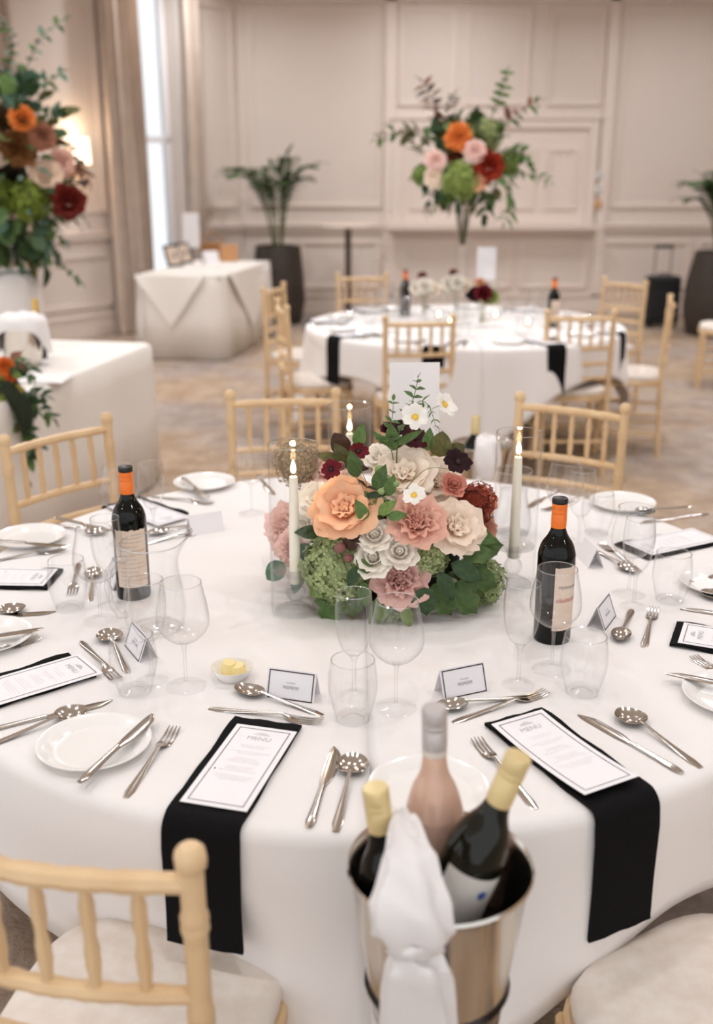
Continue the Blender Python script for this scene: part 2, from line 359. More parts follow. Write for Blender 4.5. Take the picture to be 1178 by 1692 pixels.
def curtain(s0, s1, label, depth=0.075, folds=6):
    P = []; n = folds * 10; r = random.Random(int(s0 * 100))
    ph = [r.uniform(-0.3, 0.3) for _ in range(folds + 2)]
    for i in range(n + 1):
        u = i / n; k = u * folds; p = ph[int(k)] * (1 - k % 1) + ph[int(k) + 1] * (k % 1); col = []
        for j, z in enumerate((0.02, 0.5, 1.2, 2.2, 3.2, 3.78)):
            a = depth * (1.0 - 0.35 * (z / 3.8)); xx = -(s0 + (s1 - s0) * u) + 0.015 * math.sin(k * 5 + z); yy = -0.14 + a * math.sin(2 * PI * (k + p)) + 0.25 * a * math.sin(4 * PI * k + 1)
            col.append((xx, yy, z))
        P.append(col)
    c = left_obj(MB().sheet(P, 0.004), 'curtain', CURT, None, True); return tag(c, label, 'curtain', 'taupe curtains at the windows')
curtain(1.66, 2.16, 'wide taupe curtain between the bright window and the wall lamp', folds=7)
curtain(0.78, 1.0, 'narrow taupe curtain right of the bright window beside the corner palm', folds=4)
curtain(3.17, 3.6, 'taupe curtain at the top left edge behind the tall flowers', folds=5)
curtain(4.3, 4.75, 'taupe curtain at the far side of the left window behind the tall flowers', folds=5)
# wall lamp
SHADE = mat('glowing_lamp_shade', (255, 236, 205), 0.6, emit=2.2); BRASS = mat('brushed_brass', (176, 140, 88), 0.3, metal=1.0)
sp = WL @ Vector((-2.5, -0.16, 0)); szl = 1.84
wlamp = thing('wall_lamp', 'wall lamp with glowing white shade between curtain and tall flowers', 'lamp', (sp.x, sp.y, szl), math.atan2(0.807, 0.59))
MB().lathe([(0.085, -0.12), (0.075, 0.13), (0.072, 0.13), (0.082, -0.12)], 24).obj('lamp_shade', SHADE, wlamp)
MB().tube([(0, 0.155, -0.2), (0, 0.08, -0.22), (0, 0.0, -0.2), (0, 0, -0.08)], 0.01, 8).obj('arm', BRASS, wlamp)
MB().lathe([(0, 0), (0.045, 0), (0.04, 0.015), (0, 0.02)], 18).xf(Matrix.Translation((0, 0.158, -0.2)) @ Matrix.Rotation(PI / 2, 4, 'X')).obj('backplate', BRASS, wlamp)
MB().lathe([(0, -0.09), (0.02, -0.09), (0.022, 0.0), (0.0, 0.04)], 12).obj('bulb', mat('lit_bulb', (255, 226, 180), 0.4, emit=10), wlamp)
pl = bpy.data.lights.new('wall_lamp_light', 'POINT'); pl.energy = 3; pl.color = (1, 0.8, 0.58); pl.shadow_soft_size = 0.06
plo = bpy.data.objects.new('wall_lamp_light', pl); COL.objects.link(plo); plo.location = (sp.x, sp.y, szl + 0.17)
# ================================================================== chairs
def node_rod(b, p0, p1, r, n=8, nodes_at=(0.2, 0.5, 0.8), ball=1.28, curve=None, taper=1.0):
    p0, p1 = Vector(p0), Vector(p1); L = (p1 - p0).length; ts = {0.0: 1.0, 1.0: taper}
    for t in nodes_at:
        e = 0.012 / L
        for d, k in ((-2.2 * e, 1.0), (-0.9 * e, ball), (-0.3 * e, ball * 0.94), (0.3 * e, ball * 0.94), (0.9 * e, ball), (2.2 * e, 1.0)):
            if 0 < t + d < 1: ts[t + d] = k * (1 + (taper - 1) * t)
    K = sorted(ts); pts = [p0.lerp(p1, t) + (curve(t) if curve else Vector()) for t in K]
    return b.tube(pts, [r * ts[t] for t in K], n)
def make_chair():
    t = thing('banquet_chair', 'chair', 'chair')
    wx = 0.178
    for s in (-1, 1):
        b = MB()     # back post runs from the floor to the finial
        pts = [(s * wx, -0.205, 0.0), (s * wx, -0.19, 0.30), (s * wx, -0.185, 0.46), (s * wx, -0.189, 0.66), (s * (wx + 0.002), -0.2, 0.90)]
        P, R = [], []
        for i in range(len(pts) - 1):
            a, c = Vector(pts[i]), Vector(pts[i + 1]); n = 7
            for k in range(n): P.append(a.lerp(c, k / n)); R.append(0.0145)
        P.append(Vector(pts[-1])); R.append(0.0145)
        # bamboo rings
        PP, RR = [], []
        for i, (p, r) in enumerate(zip(P, R)):
            if i % 4 == 2 and i < len(P) - 1:
                d = (P[i + 1] - p).normalized()
                for o, k in ((-0.016, 1), (-0.007, 1.2), (-0.002, 1.1), (0.002, 1.1), (0.007, 1.2), (0.016, 1)): PP.append(p + d * o); RR.append(r * k)
            else: PP.append(p); RR.append(r)
        d = (P[-1] - P[-2]).normalized()
        for o, k in ((0.004, 0.98), (0.008, 1.22), (0.02, 1.3), (0.03, 1.15), (0.036, 0.7)): PP.append(P[-1] + d * o); RR.append(0.0145 * k)
        b.tube(PP, RR, 10); b.obj('back_post', WOOD, t)
    def by(z): # y of the post centre at height z
        return -0.185 - 0.004 * (z - 0.46) / 0.2 if z < 0.66 else -0.189 - 0.011 * (z - 0.66) / 0.24
    for z, r in ((0.885, 0.0125), (0.725, 0.011), (0.64, 0.0105), (0.56, 0.010)):
        node_rod(MB(), (-wx, by(z), z), (wx, by(z), z), r, 8, (0.17, 0.34, 0.5, 0.66, 0.83), 1.15, lambda u: Vector((0, -0.022 * math.sin(PI * u), 0))).obj('back_rail', WOOD, t)
    for i in range(5):
        u = (i + 1) / 6; x = -wx + 2 * wx * u; c = -0.022 * math.sin(PI * u)
        node_rod(MB(), (x, by(0.725) + c, 0.725), (x, by(0.885) + c, 0.885), 0.0075, 7, (0.3, 0.7), 1.3).obj('spindle', WOOD, t)
    for s in (-1, 1):
        node_rod(MB(), (s * 0.168, 0.168, 0.0), (s * 0.165, 0.16, 0.44), 0.015, 9, (0.15, 0.4, 0.65, 0.88), 1.22).obj('leg', WOOD, t)
    # rounded seat frame and cushion
    def outline(k, z, e=0.0):
        o = []
        for j in range(32):
            a = 2 * PI * j / 32; ca, sa = math.cos(a), math.sin(a); p = 0.6
            o.append(((0.202 * k + e) * math.copysign(abs(ca) ** p, ca) * (1 + 0.04 * sa), (0.2 * k + e) * math.copysign(abs(sa) ** p, sa), z))
        return o
    MB().rings([outline(0.93, 0.425), outline(1, 0.43), outline(1.0, 0.452), outline(0.97, 0.458)], True, True).obj('seat_frame', WOOD, t)
    MB().rings([outline(0.9, 0.456), outline(0.955, 0.462), outline(0.965, 0.477), outline(0.93, 0.49), outline(0.8, 0.498), outline(0.4, 0.502), outline(0.05, 0.503)], True, True).obj('cushion', CUSH, t, ang=70)
    for z in (0.14, 0.26):
        for s in (-1, 1): node_rod(MB(), (s * 0.18, -0.195, z), (s * 0.166, 0.164, z), 0.009, 7, (0.3, 0.7), 1.2).obj('stretcher', WOOD, t)
    for y, q in ((-0.196, 0.18), (0.165, 0.166)):
        node_rod(MB(), (-q, y, 0.2), (q, y, 0.2), 0.009, 7, (0.3, 0.7), 1.2).obj('stretcher', WOOD, t)
    return t
chairP = Proto(make_chair())
def chair_posts(pa, pb, label, group, toward=None, shift=(0, 0)):
    a, b = U(*pa, 0.92), U(*pb, 0.92); m = (a + b) / 2; d = b - a; f = Vector((-d.y, d.x, 0)).normalized()
    if f.dot(Vector((toward[0], toward[1], 0)) - Vector((m.x, m.y, 0))) < 0: f = -f
    loc = Vector((m.x, m.y, 0)) + f * 0.205 + Vector((shift[0], shift[1], 0)); return chairP.put(loc, yaw_to(f), label, group)
def chair_at(x, y, rz, label, group): return chairP.put((x, y, 0), rz, label, group)
TC = Vector((0.02, 2.165, 0)); TR = 0.925
FC = Vector((0.66, 6.45, 0)); FR = 0.97
G1, G2 = 'chairs around the near table', 'chairs around the far table'
chair_posts((15, 725), (166, 692), 'limewashed wooden chair at left before the white side table and greenery', G1, TC)
chair_posts((380, 652), (555, 648), 'limewashed wooden chair behind the near table, just left of the flower centrepiece', G1, TC)
chair_posts((863, 655), (1031, 674), 'limewashed wooden chair behind the near table, right of the table number card', G1, TC)
# foreground chair: its right post stands at the pixel, it faces the table
fp = U(314, 1408, 0.93); rz = math.radians(-12); fx, fy = -math.sin(rz), math.cos(rz); rx_, ry_ = math.cos(rz), math.sin(rz)
chair_at(fp.x - 0.182 * rx_ + 0.205 * fx, fp.y - 0.182 * ry_ + 0.205 * fy, rz, 'blurred limewashed wooden chair in the left foreground with its back to the camera', G1)
chair_at(0.535, 1.19, math.radians(33), 'ivory cushioned chair seat peeping in at the bottom right corner', G1)
chair_posts((638, 526), (749, 524), 'wooden chair in front of the far table, directly behind the table number card', G2, FC)
chair_posts((909, 516), (1012, 516), 'wooden chair at the near right of the far table beside a black napkin', G2, FC)
p = U(1098, 752, 0); chair_at(p.x - 0.21, p.y + 0.17, math.radians(74), 'wooden chair seen from the side at the right of the far table', G2)
chair_at(1.72, 7.3, math.radians(128), 'wooden chair at the back right of the far table near the black suitcase', G2)
chair_posts((452, 498), (489, 496), 'wooden chair with white cushion at the left of the far table, nearer one', G2, FC) if False else None
a = U(471, 497, 0.92); chair_at(-0.23, 6.08, math.radians(-78), 'wooden chair with white cushion at left of the far table, the nearer of two', G2)
a = U(465, 463, 0.92); chair_at(-0.36, 6.97, math.radians(-108), 'wooden chair at left of the far table, the farther of two beside the clothed buffet', G2)
a = U(598, 455, 0.92); chair_at(0.07, 7.7, math.radians(-172), 'wooden chair behind the far table in front of the tall pedestal table', G2)
a = U(1176, 443, 0.92); chair_at(a.x + 0.12, a.y - 0.1, math.radians(75), 'wooden chair cut off by the right edge of the picture', None)
# ================================================================== tables and cloths
DARKM = mat('dark_table_steel', (40, 38, 38), 0.4, metal=0.6); PLY = mat('plywood_top', (150, 120, 88), 0.6)
def round_table(c, R, label, cloth_label, phi0, seed, half, pushes=(), N=220):
    t = thing('round_table', label, 'table', (c.x, c.y, 0), 0, 'round banquet tables')
    MB().lathe([(0, T - 0.03), (R - 0.012, T - 0.03), (R - 0.006, T - 0.018), (R - 0.012, T - 0.006), (0, T - 0.006)], 48).obj('tabletop', PLY, t)
    for sx in (-1, 1):
        for sy in (-1, 1): MB().tube([(sx * 0.42, sy * 0.3, 0), (sx * 0.4, sy * 0.28, T - 0.03)], 0.014, 8).obj('leg', DARKM, t)
        MB().tube([(sx * 0.41, -0.29, 0.12), (sx * 0.41, 0.29, 0.12)], 0.01, 8).obj('crossbar', DARKM, t)
    r = random.Random(seed); comps = [(r.choice((7, 9, 11, 13)), r.uniform(0, 6.28), r.uniform(0.3, 1)) for _ in range(4)]
    def fold(phi): return sum(a * math.sin(k * phi + p) for k, p, a in comps) / 2.2
    rows = []
    for k in range(N):
        phi = 2 * PI * k / N; dx, dy = math.sin(phi), -math.cos(phi)     # phi = 0 faces the camera
        q = (phi - phi0 + PI / 4) % (PI / 2) - PI / 4                    # angle off the middle of a side
        L = half / math.cos(q) - R; cor = (1 - math.cos(4 * (phi - phi0))) / 2
        col = [(dx * rr, dy * rr, T) for rr in (0.02, 0.3, 0.6, 0.8)]
        for a in (0, 0.25, 0.5, 0.75, 1.0):
            an = a * PI / 2; col.append((dx * (R - 0.02 + 0.022 * math.sin(an)), dy * (R - 0.02 + 0.022 * math.sin(an)), T - 0.02 * (1 - math.cos(an))))
        drop = max(L - 0.03, 0.1); m = 9
        for j in range(1, m + 1):
            s = drop * j / m; e = s / 0.5
            rad = R + 0.003 + 0.05 * e * (0.25 + 0.75 * cor) * (1 + fold(phi)) + 0.012 * e * math.sin(19 * phi + seed) * cor
            for pa, w_, amt in pushes:
                g = math.exp(-(((phi - pa + PI) % (2 * PI) - PI) / w_) ** 2); rad -= amt * g * min(1, max(0, (s - 0.06) / 0.18))
            col.append((dx * rad, dy * rad, max(T - 0.02 - s, 0.015)))
        rows.append(col)
    rows.append(rows[0])
    cl = MB().grid(rows); o = cl.obj('tablecloth', WHITE, None, ang=60); o.location = (c.x, c.y, 0)
    so = o.modifiers.new('thickness', 'SOLIDIFY'); so.thickness = 0.003; so.offset = -1
    tag(o, cloth_label, 'tablecloth', 'white cloths on the round tables')
    return rows
def phi_of(p, c): return math.atan2(p.x - c.x, -(p.y - c.y))
PHA = phi_of(U(347, 1342), TC); PHB = phi_of(U(1005, 1308), TC)
round_table(TC, TR, 'near round table hidden under its white cloth, in focus', 'white square cloth draped over the near round table', math.radians(36), 3, 1.175,
            ((math.radians(-22), 0.26, 0.085), (math.radians(33), 0.15, 0.03)))
round_table(FC, FR, 'far round table hidden under its white cloth', 'white square cloth draped over the far round table with hanging corner', math.radians(44), 8, 1.185)
# ================================================================== table ware builders
def smoothprof(pts, n=4):
    """Catmull-Rom through (r, z) points"""
    o = []
    for i in range(len(pts) - 1):
        p0, p1, p2, p3 = pts[max(i - 1, 0)], pts[i], pts[i + 1], pts[min(i + 2, len(pts) - 1)]
        for k in range(n):
            t = k / n; o.append(tuple(max(0.0, 0.5 * (2 * p1[a] + (p2[a] - p0[a]) * t + (2 * p0[a] - 5 * p1[a] + 4 * p2[a] - p3[a]) * t * t + (3 * p1[a] - p0[a] - 3 * p2[a] + p3[a]) * t ** 3)) if a == 0 else
                                     0.5 * (2 * p1[a] + (p2[a] - p0[a]) * t + (2 * p0[a] - 5 * p1[a] + 4 * p2[a] - p3[a]) * t * t + (3 * p1[a] - p0[a] - 3 * p2[a] + p3[a]) * t ** 3) for a in (0, 1)))
    o.append(pts[-1]); return o
def shell(outer, th=0.0011):
    """outer bowl profile bottom to rim, then back down inside"""
    inner = [(max(r - th, 0.0), z + (th * 1.6 if i == 0 else 0)) for i, (r, z) in enumerate(outer)]
    rim = [(outer[-1][0] - th / 2, outer[-1][1] + th * 0.6)]
    return outer + rim + inner[::-1]
def rim_ring(r, z, t, q=0.0009): MB().lathe([(r + q * math.cos(2 * PI * k / 8), z + q * math.sin(2 * PI * k / 8)) for k in range(9)], 36).obj('rim', RIM, t)
def stemware(name, outer, foot_r, stem_r, foot_h=0.004):
    t = thing(name, name, 'glass'); z0 = outer[0][1]
    MB().lathe(shell(smoothprof(outer)), 32).obj('bowl', GLASS, t); rim_ring(outer[-1][0] - 0.0005, outer[-1][1], t)
    MB().lathe(smoothprof([(stem_r * 0.95, 0.012), (stem_r * 0.85, z0 * 0.5), (stem_r, z0 * 0.85), (stem_r * 2.2, z0 + 0.0005)], 5), 16).obj('stem', GLASSB, t)
    MB().lathe([(0, 0.0005), (foot_r * 0.97, 0.0005), (foot_r, 0.0015), (foot_r * 0.97, 0.0026), (foot_r * 0.5, 0.004), (stem_r * 2.2, 0.0075), (stem_r * 1.0, 0.0125), (0, 0.0128)], 32).obj('foot', GLASS, t)
    return t
wineP = Proto(stemware('wine_glass', [(0.0, 0.088), (0.022, 0.094), (0.038, 0.108), (0.046, 0.122), (0.0472, 0.136), (0.0448, 0.158), (0.04, 0.182), (0.036, 0.203)], 0.038, 0.0035))
fluteP = Proto(stemware('champagne_flute', [(0.0, 0.082), (0.012, 0.0855), (0.022, 0.097), (0.029, 0.117), (0.0322, 0.14), (0.0332, 0.16), (0.0322, 0.181), (0.030, 0.2)], 0.031, 0.0042))
t = thing('tumbler', 'tumbler', 'glass')
MB().lathe(shell([(0.0, 0.011)] + smoothprof([(0.026, 0.0), (0.0285, 0.004), (0.0345, 0.024), (0.0405, 0.05), (0.042, 0.066), (0.0405, 0.09), (0.037, 0.112)])[1:], 0.0016), 32).obj('bowl', GLASS, t)
MB().lathe([(0, 0.0008), (0.024, 0.0008), (0.0275, 0.003), (0.029, 0.0075), (0.027, 0.0105), (0.014, 0.0112), (0, 0.0112)], 32).obj('base', GLASS, t)
rim_ring(0.0362, 0.1125, t, 0.0011); tumP = Proto(t)
# --- cutlery: tip at +Y, handle end at -Y, centred
def handle_secs(y0, y1, w0, w1, th=0.0022, lift0=0.003, lift1=0.006):
    S = []
    for k in range(9):
        u = k / 8; wd = w1 + (w0 - w1) * (1 - u) ** 1.6; wd *= 0.55 if k == 0 else 1
        S.append((y0 + (y1 - y0) * u, wd, lift0 + (lift1 - lift0) * u ** 1.3, th * (0.7 if k == 0 else 1)))
    return S
def make_knife(L=0.22):
    t = thing('table_knife', 'knife', 'knife'); h = L / 2
    MB().loft(handle_secs(-h, -0.004, 0.0085, 0.0048, 0.0036, 0.004, 0.0042), 10).obj('handle', SILVER, t)
    S = []
    for k in range(11):
        u = k / 10; y = -0.006 + (h + 0.006) * u; wd = 0.005 + 0.0055 * min(1, u * 4); wd *= (1 - max(0, (u - 0.72) / 0.28) ** 2.2 * 0.93)
        S.append((y, wd, 0.0035, 0.0011, 0.0025 * min(1, u * 4) - 0.006 * max(0, (u - 0.7) / 0.3) ** 2))
    MB().loft(S, 8).obj('blade', SILVER, t); return t
def make_fork(L=0.205):
    t = thing('table_fork', 'fork', 'fork'); h = L / 2
    MB().loft(handle_secs(-h, h - 0.07, 0.0092, 0.0032, 0.002, 0.002, 0.011), 10).obj('handle', SILVER, t)
    b = MB(); b.loft([(h - 0.073, 0.003, 0.011, 0.0018), (h - 0.066, 0.006, 0.0085, 0.0014), (h - 0.058, 0.0105, 0.005, 0.0011), (h - 0.05, 0.0122, 0.0035, 0.001), (h - 0.043, 0.0122, 0.003, 0.001)], 10)
    for x in (-0.0102, -0.0034, 0.0034, 0.0102):
        b.loft([(h - 0.045, 0.0019, 0.003, 0.001, x), (h - 0.02, 0.0016, 0.0038, 0.001, x * 0.96), (h - 0.006, 0.0013, 0.0068, 0.0009, x * 0.92), (h, 0.0006, 0.0085, 0.0006, x * 0.9)], 6)
    b.obj('tines', SILVER, t); return t
def make_spoon(name, L, bl, bw, dp):
    t = thing(name, 'spoon', 'spoon'); h = L / 2
    MB().loft(handle_secs(-h, h - bl + 0.004, 0.0092, 0.003, 0.002, 0.002, dp + 0.003), 10).obj('handle', SILVER, t)
    P = []; cy = h - bl / 2
    for i in range(9):
        r = i / 8; row = []
        for j in range(29):
            a = 2 * PI * j / 28; e = 1 + 0.12 * math.sin(a)
            row.append((bw / 2 * r * math.cos(a) * (1 - 0.14 * math.sin(a)), cy + bl / 2 * r * math.sin(a), dp * r ** 2.2 + 0.0016))
        P.append(row)
    MB().sheet(P, -0.0012).obj('bowl', SILVER, t, ang=80); return t
knifeP, forkP = Proto(make_knife()), Proto(make_fork()); soupP = Proto(make_spoon('soup_spoon', 0.192, 0.058, 0.053, 0.012)); dspoonP = Proto(make_spoon('dessert_spoon', 0.185, 0.062, 0.04, 0.011))
def cutlery(P, tip, end, label, group, z=T, tilt=None):
    a, b = U(*tip, z + 0.004), U(*end, z + 0.004); d = a - b; m = (a + b) / 2
    o = P.put((m.x, m.y, z + 0.0008), yaw_to(d), label, group)
    if tilt: o.rotation_euler = (tilt, 0, yaw_to(d))
    return o
# --- plate
t = thing('side_plate', 'plate', 'plate')
MB().lathe(smoothprof([(0, 0.004), (0.05, 0.004), (0.056, 0.002), (0.058, 0.0005)], 2) + [(0.062, 0.001)] + smoothprof([(0.066, 0.004), (0.08, 0.0125), (0.089, 0.0165), (0.0905, 0.0178), (0.0895, 0.0188), (0.08, 0.0152), (0.066, 0.0075), (0.058, 0.0062), (0.0, 0.0062)], 3), 48).obj('dish', PORC, t)
plateP = Proto(t)
def plate(px, py, label, scale=None): p = U(px, py); return plateP.put((p.x, p.y, T + 0.0005), 0, label, 'white side plates', scale)
# --- napkin with hem, running over the table edge
def napkin(p0, p1, drop, label, wd=0.118, c=TC, R=TR, group='folded black napkins', out=0.0, lift=0.0045):
    a, b = (U(*p0), U(*p1)) if len(p0) == 2 else (Vector(p0), Vector(p1)); d = (b - a); d.z = 0; d.normalize(); n = Vector((d.y, -d.x, 0))
    o = a - c; o.z = 0; bq = o.dot(d); cc = o.length_squared - (R - 0.015) ** 2; Lf = -bq + math.sqrt(max(bq * bq - cc, 0))
    path = [(Lf * k / 10, lift + (0.002 * math.sin(k * 1.3) if 0 < k < 9 else 0)) for k in range(11)]
    r = 0.021
    for k in range(1, 6): an = k / 5 * PI / 2; path.append((Lf + r * math.sin(an), lift - r * (1 - math.cos(an))))
    for k in range(1, 8): path.append((Lf + r + out * k / 7 + 0.003, lift - r - drop * k / 7))
    P = []
    for i in range(9):
        x = -wd / 2 + wd * i / 8; row = []
        for k, (s, z) in enumerate(path):
            wob = 0.0012 * math.sin(i * 1.7 + k * 0.6); xx = x * (1 + (0.012 * math.sin(k * 0.9)))
            q = a + d * s + n * xx; row.append((q.x, q.y, T + z + wob))
        P.append(row)
    ob = MB().sheet(P, -0.005).obj('napkin', BLACKC, None, ang=50)
    hp = [[P[i][k] for k in (-2, -1)] for i in range(9)]
    e1 = MB(); q = [Vector(P[i][-1]) + d * 0.0035 for i in range(9)]; e1.tube(q, 0.0028, 6); e1.obj('hem', BLACKC, ob)
    tag(ob, label, 'napkin', group); return ob, a, d
# --- menu card: local x across, y towards the heading; follows a gentle bend
MW, ML = 0.104, 0.232
def flat_text(me, f):
    for v in me.vertices: v.co = f(v.co.x, v.co.y)
    me.update(); return me
def make_menu(bend):
    zc = lambda x, y: Vector((x, y, bend * ((y / (ML / 2)) ** 2)))
    P = [[zc(-MW / 2 + MW * i / 4, -ML / 2 + ML * j / 12) for j in range(13)] for i in range(5)]
    o = MB().sheet([[p + Vector((0, 0, 0.001)) for p in r] for r in P], 0.0008).obj('menu_card', PAPER, None, ang=60)
    up = Vector((0, 0, 0.0014))
    def strip(b, x0, x1, y0, y1, n):
        b.grid([[zc(x, y0 + (y1 - y0) * j / n) + up for j in range(n + 1)] for x in (x0, x1)])
    b = MB(); i = 0.0085; e = 0.0013
    strip(b, -MW / 2 + i, -MW / 2 + i + e, -ML / 2 + i, ML / 2 - i, 12); strip(b, MW / 2 - i - e, MW / 2 - i, -ML / 2 + i, ML / 2 - i, 12)
    strip(b, -MW / 2 + i, MW / 2 - i, ML / 2 - i - e, ML / 2 - i, 1); strip(b, -MW / 2 + i, MW / 2 - i, -ML / 2 + i, -ML / 2 + i + e, 1)
    b.obj('border', PLUM, o, smooth=False)
    me = flat_text(text_mesh('MENU', 0.015, GREYI), lambda x, y: zc(x, y + 0.078) + up); link('heading', me, o)
    b = MB(); r = random.Random(4); b2 = MB()
    for k in range(9): # little crest above the heading
        x = -0.012 + 0.003 * k; strip(b2, x, x + 0.0012, 0.089, 0.092 + 0.006 * math.sin(PI * k / 8), 1)
    b2.obj('crest', GREYI, o, smooth=False)
    y = 0.055
    for blk in range(5):
        for ln in range(r.choice((2, 3))):
            w_ = r.uniform(0.018, 0.034); x = -w_
            while x < w_:
                l = min(r.uniform(0.003, 0.009), w_ - x + 0.001); strip(b, x, x + l, y, y + 0.0016, 1); x += l + 0.0014
            y -= 0.0055
        y -= 0.0085
    b.obj('lettering', PINKI, o, smooth=False)
    return tag(o, 'menu', 'menu', 'printed menu cards')
menuP, menuBP = Proto(make_menu(0.0)), Proto(make_menu(0.006))
def menu(P, top, bot, label, z=0.0085, flip=False):
    a, b = (U(*top, T + z), U(*bot, T + z)) if len(top) == 2 else (Vector(top), Vector(bot)); d = a - b; d.z = 0; m = (a + b) / 2
    return P.put((m.x, m.y, T + z + 0.003), yaw_to(d), label)
# --- tent place card; front face looks to local -Y, front lower edge on y = -0.02
def make_tent():
    W, Hh, D = 0.09, 0.05, 0.02; t = thing('place_card', 'place card', 'place card')
    ridge = 0.052
    def pt(x, s, off=0.0):   # s 0 at the front lower edge, 1 at the ridge
        n = Vector((0, -ridge, D)).normalized(); return Vector((x, -D + D * s, ridge * s)) + n * off
    MB().sheet([[pt(-W / 2 + W * i, s) for s in (0, 0.5, 1)] for i in (0, 1)], 0.0006).obj('front_leaf', PAPER, t, smooth=False)
    MB().sheet([[(W / 2 - W * i, D - D * s, ridge * s) for s in (0, 0.5, 1)] for i in (0, 1)], 0.0006).obj('back_leaf', PAPER, t, smooth=False)
    b = MB(); e = 0.0018; i = 0.0035
    def q(x0, x1, s0, s1, bb): bb.grid([[pt(x, s, 0.0008) for s in (s0, s1)] for x in (x0, x1)])
    q(-W / 2 + i, W / 2 - i, 0.05, 0.085, b); q(-W / 2 + i, W / 2 - i, 0.915, 0.95, b); q(-W / 2 + i, -W / 2 + i + e, 0.05, 0.95, b); q(W / 2 - i - e, W / 2 - i, 0.05, 0.95, b)
    b.obj('border', PLUM, t, smooth=False)
    b = MB(); r = random.Random(2)
    for s0, hw, hh in ((0.55, 0.009, 0.05), (0.38, 0.014, 0.11)):
        x = -hw
        while x < hw: l = r.uniform(0.001, 0.0022); q(x, x + l, s0 + r.uniform(0, 0.03), s0 + hh, b); x += l + 0.0009
    b.obj('lettering', GREYI, t, smooth=False); return t
tentP = Proto(make_tent())
def tent(pl, pr, label, flip=False):
    a, b = U(*pl), U(*pr); d = (b - a); d.z = 0; d.normalize(); n = Vector((-d.y, d.x, 0)); m = (a + b) / 2 + n * 0.02
    rz = math.atan2(d.y, d.x) + (PI if flip else 0); return tentP.put((m.x, m.y, T + 0.0005), rz, label, 'tent place cards')
# ================================================================== place settings on the near table
GK, GF, GS, GD = 'table knives', 'table forks', 'spoons', 'dessert cutlery'
# front left
napkin((443, 1199), (347, 1342), 0.185, 'black napkin hanging over the table edge behind the foreground chair back')
menu(menuP, (441, 1206), (352, 1336), 'menu card on the long black napkin at front left')
plate(157, 1240, 'white side plate with a knife across it at front left')
cutlery(knifeP, (249, 1185), (140, 1285), 'knife laid across the front left side plate', GK, T + 0.0165)
cutlery(forkP, (292, 1200), (204, 1322), 'fork between the front left plate and its menu', GF)
cutlery(knifeP, (555, 1234), (510, 1367), 'knife right of the front left menu, beside a round spoon', GK)
cutlery(soupP, (587, 1252), (554, 1374), 'round soup spoon right of the front left menu', GS)
cutlery(dspoonP, (384, 1138), (539, 1183), 'dessert spoon lying below the butter dish and place card', GD)
cutlery(forkP, (516, 1192), (362, 1172), 'dessert fork lying above the front left menu', GD)
tent((436, 1154), (520, 1166), 'tent place card right of the butter dish, facing the camera')
# front right
napkin((848, 1190), (1008, 1311), 0.195, 'black napkin hanging over the table edge at the lower right')
menu(menuBP, (858, 1196), (1005, 1303), 'curling menu card on the black napkin at lower right', 0.012)
plate(708, 1316, 'white side plate half hidden behind the bottles in the ice bucket')
cutlery(forkP, (781, 1216), (892, 1344), 'fork between the ice bucket bottles and the right menu', GF)
cutlery(knifeP, (956, 1180), (1129, 1279), 'knife right of the curling menu card', GK)
cutlery(soupP, (1024, 1180), (1156, 1266), 'round soup spoon at lower right beside the knife', GS)
cutlery(dspoonP, (735, 1172), (862, 1152), 'dessert spoon lying below the front right place card', GD)
cutlery(forkP, (899, 1146), (752, 1192), 'dessert fork above the curling menu card', GD)
tent((733, 1160), (808, 1144), 'tent place card in the middle front, left of the flute')
# right edge
ca = U(1112, 1052); rad = (ca - TC); rad.z = 0; rad.normalize()
napkin(tuple(ca), tuple(ca + rad), 0.2, 'black napkin at the right edge with its end on the table')
menu(menuP, tuple(ca + rad * 0.014), tuple(ca + rad * 0.246), 'menu card cut off by the right edge, on a black napkin')
plate(1214, 1160, 'white side plate cut off at the right edge')
cutlery(knifeP, (1122, 1117), (1290, 1150), 'knife laid on the plate at the right edge', GK, T + 0.0165)
cutlery(forkP, (1142, 1085), (1290, 1165), 'fork at the right edge between plate and menu', GF)
cutlery(knifeP, (1141, 1008), (1290, 1030), 'knife at the right edge beyond the menu', GK)
cutlery(soupP, (1165, 985), (1300, 1008), 'soup spoon at the right edge beyond the knife', GS)
cutlery(dspoonP, (1022, 1062), (1043, 1008), 'dessert spoon right of the diamond-shaped looking place card', GD)
cutlery(forkP, (1082, 1000), (1062, 1076), 'dessert fork below the right tumbler, tines to the back', GD)
tent((999, 1046), (1019, 1019), 'tent place card at right, turned edge on beside the bottle')
# back right
cb = Vector((0.666, 2.374, T)); rad = Vector((0.883, 0.469, 0))
napkin(tuple(cb), tuple(cb + rad), 0.2, 'black napkin at the back right under a menu')
menu(menuP, tuple(cb + rad * 0.02), tuple(cb + rad * 0.252), 'menu card at the back right on a black napkin')
cutlery(forkP, (1144, 960), (1250, 945), 'fork at the right edge behind the tumbler', GF)
cutlery(knifeP, (1075, 862), (1152, 852), 'knife at the back right near the table edge', GK)
cutlery(soupP, (1062, 850), (1130, 838), 'soup spoon at the back right near the table edge', GS)
cutlery(dspoonP, (1040, 944), (988, 912), 'dessert spoon behind the white back-turned place card at right', GD)
cutlery(forkP, (998, 902), (1052, 940), 'dessert fork beside the black napkin at back right', GD)
tent((1001, 943), (973, 915), 'blank-backed place card right of the right-hand wine bottle')
plate(1028, 838, 'white side plate at the back right behind the glasses')
plate(1190, 972, 'white side plate at the right edge behind the tumbler')
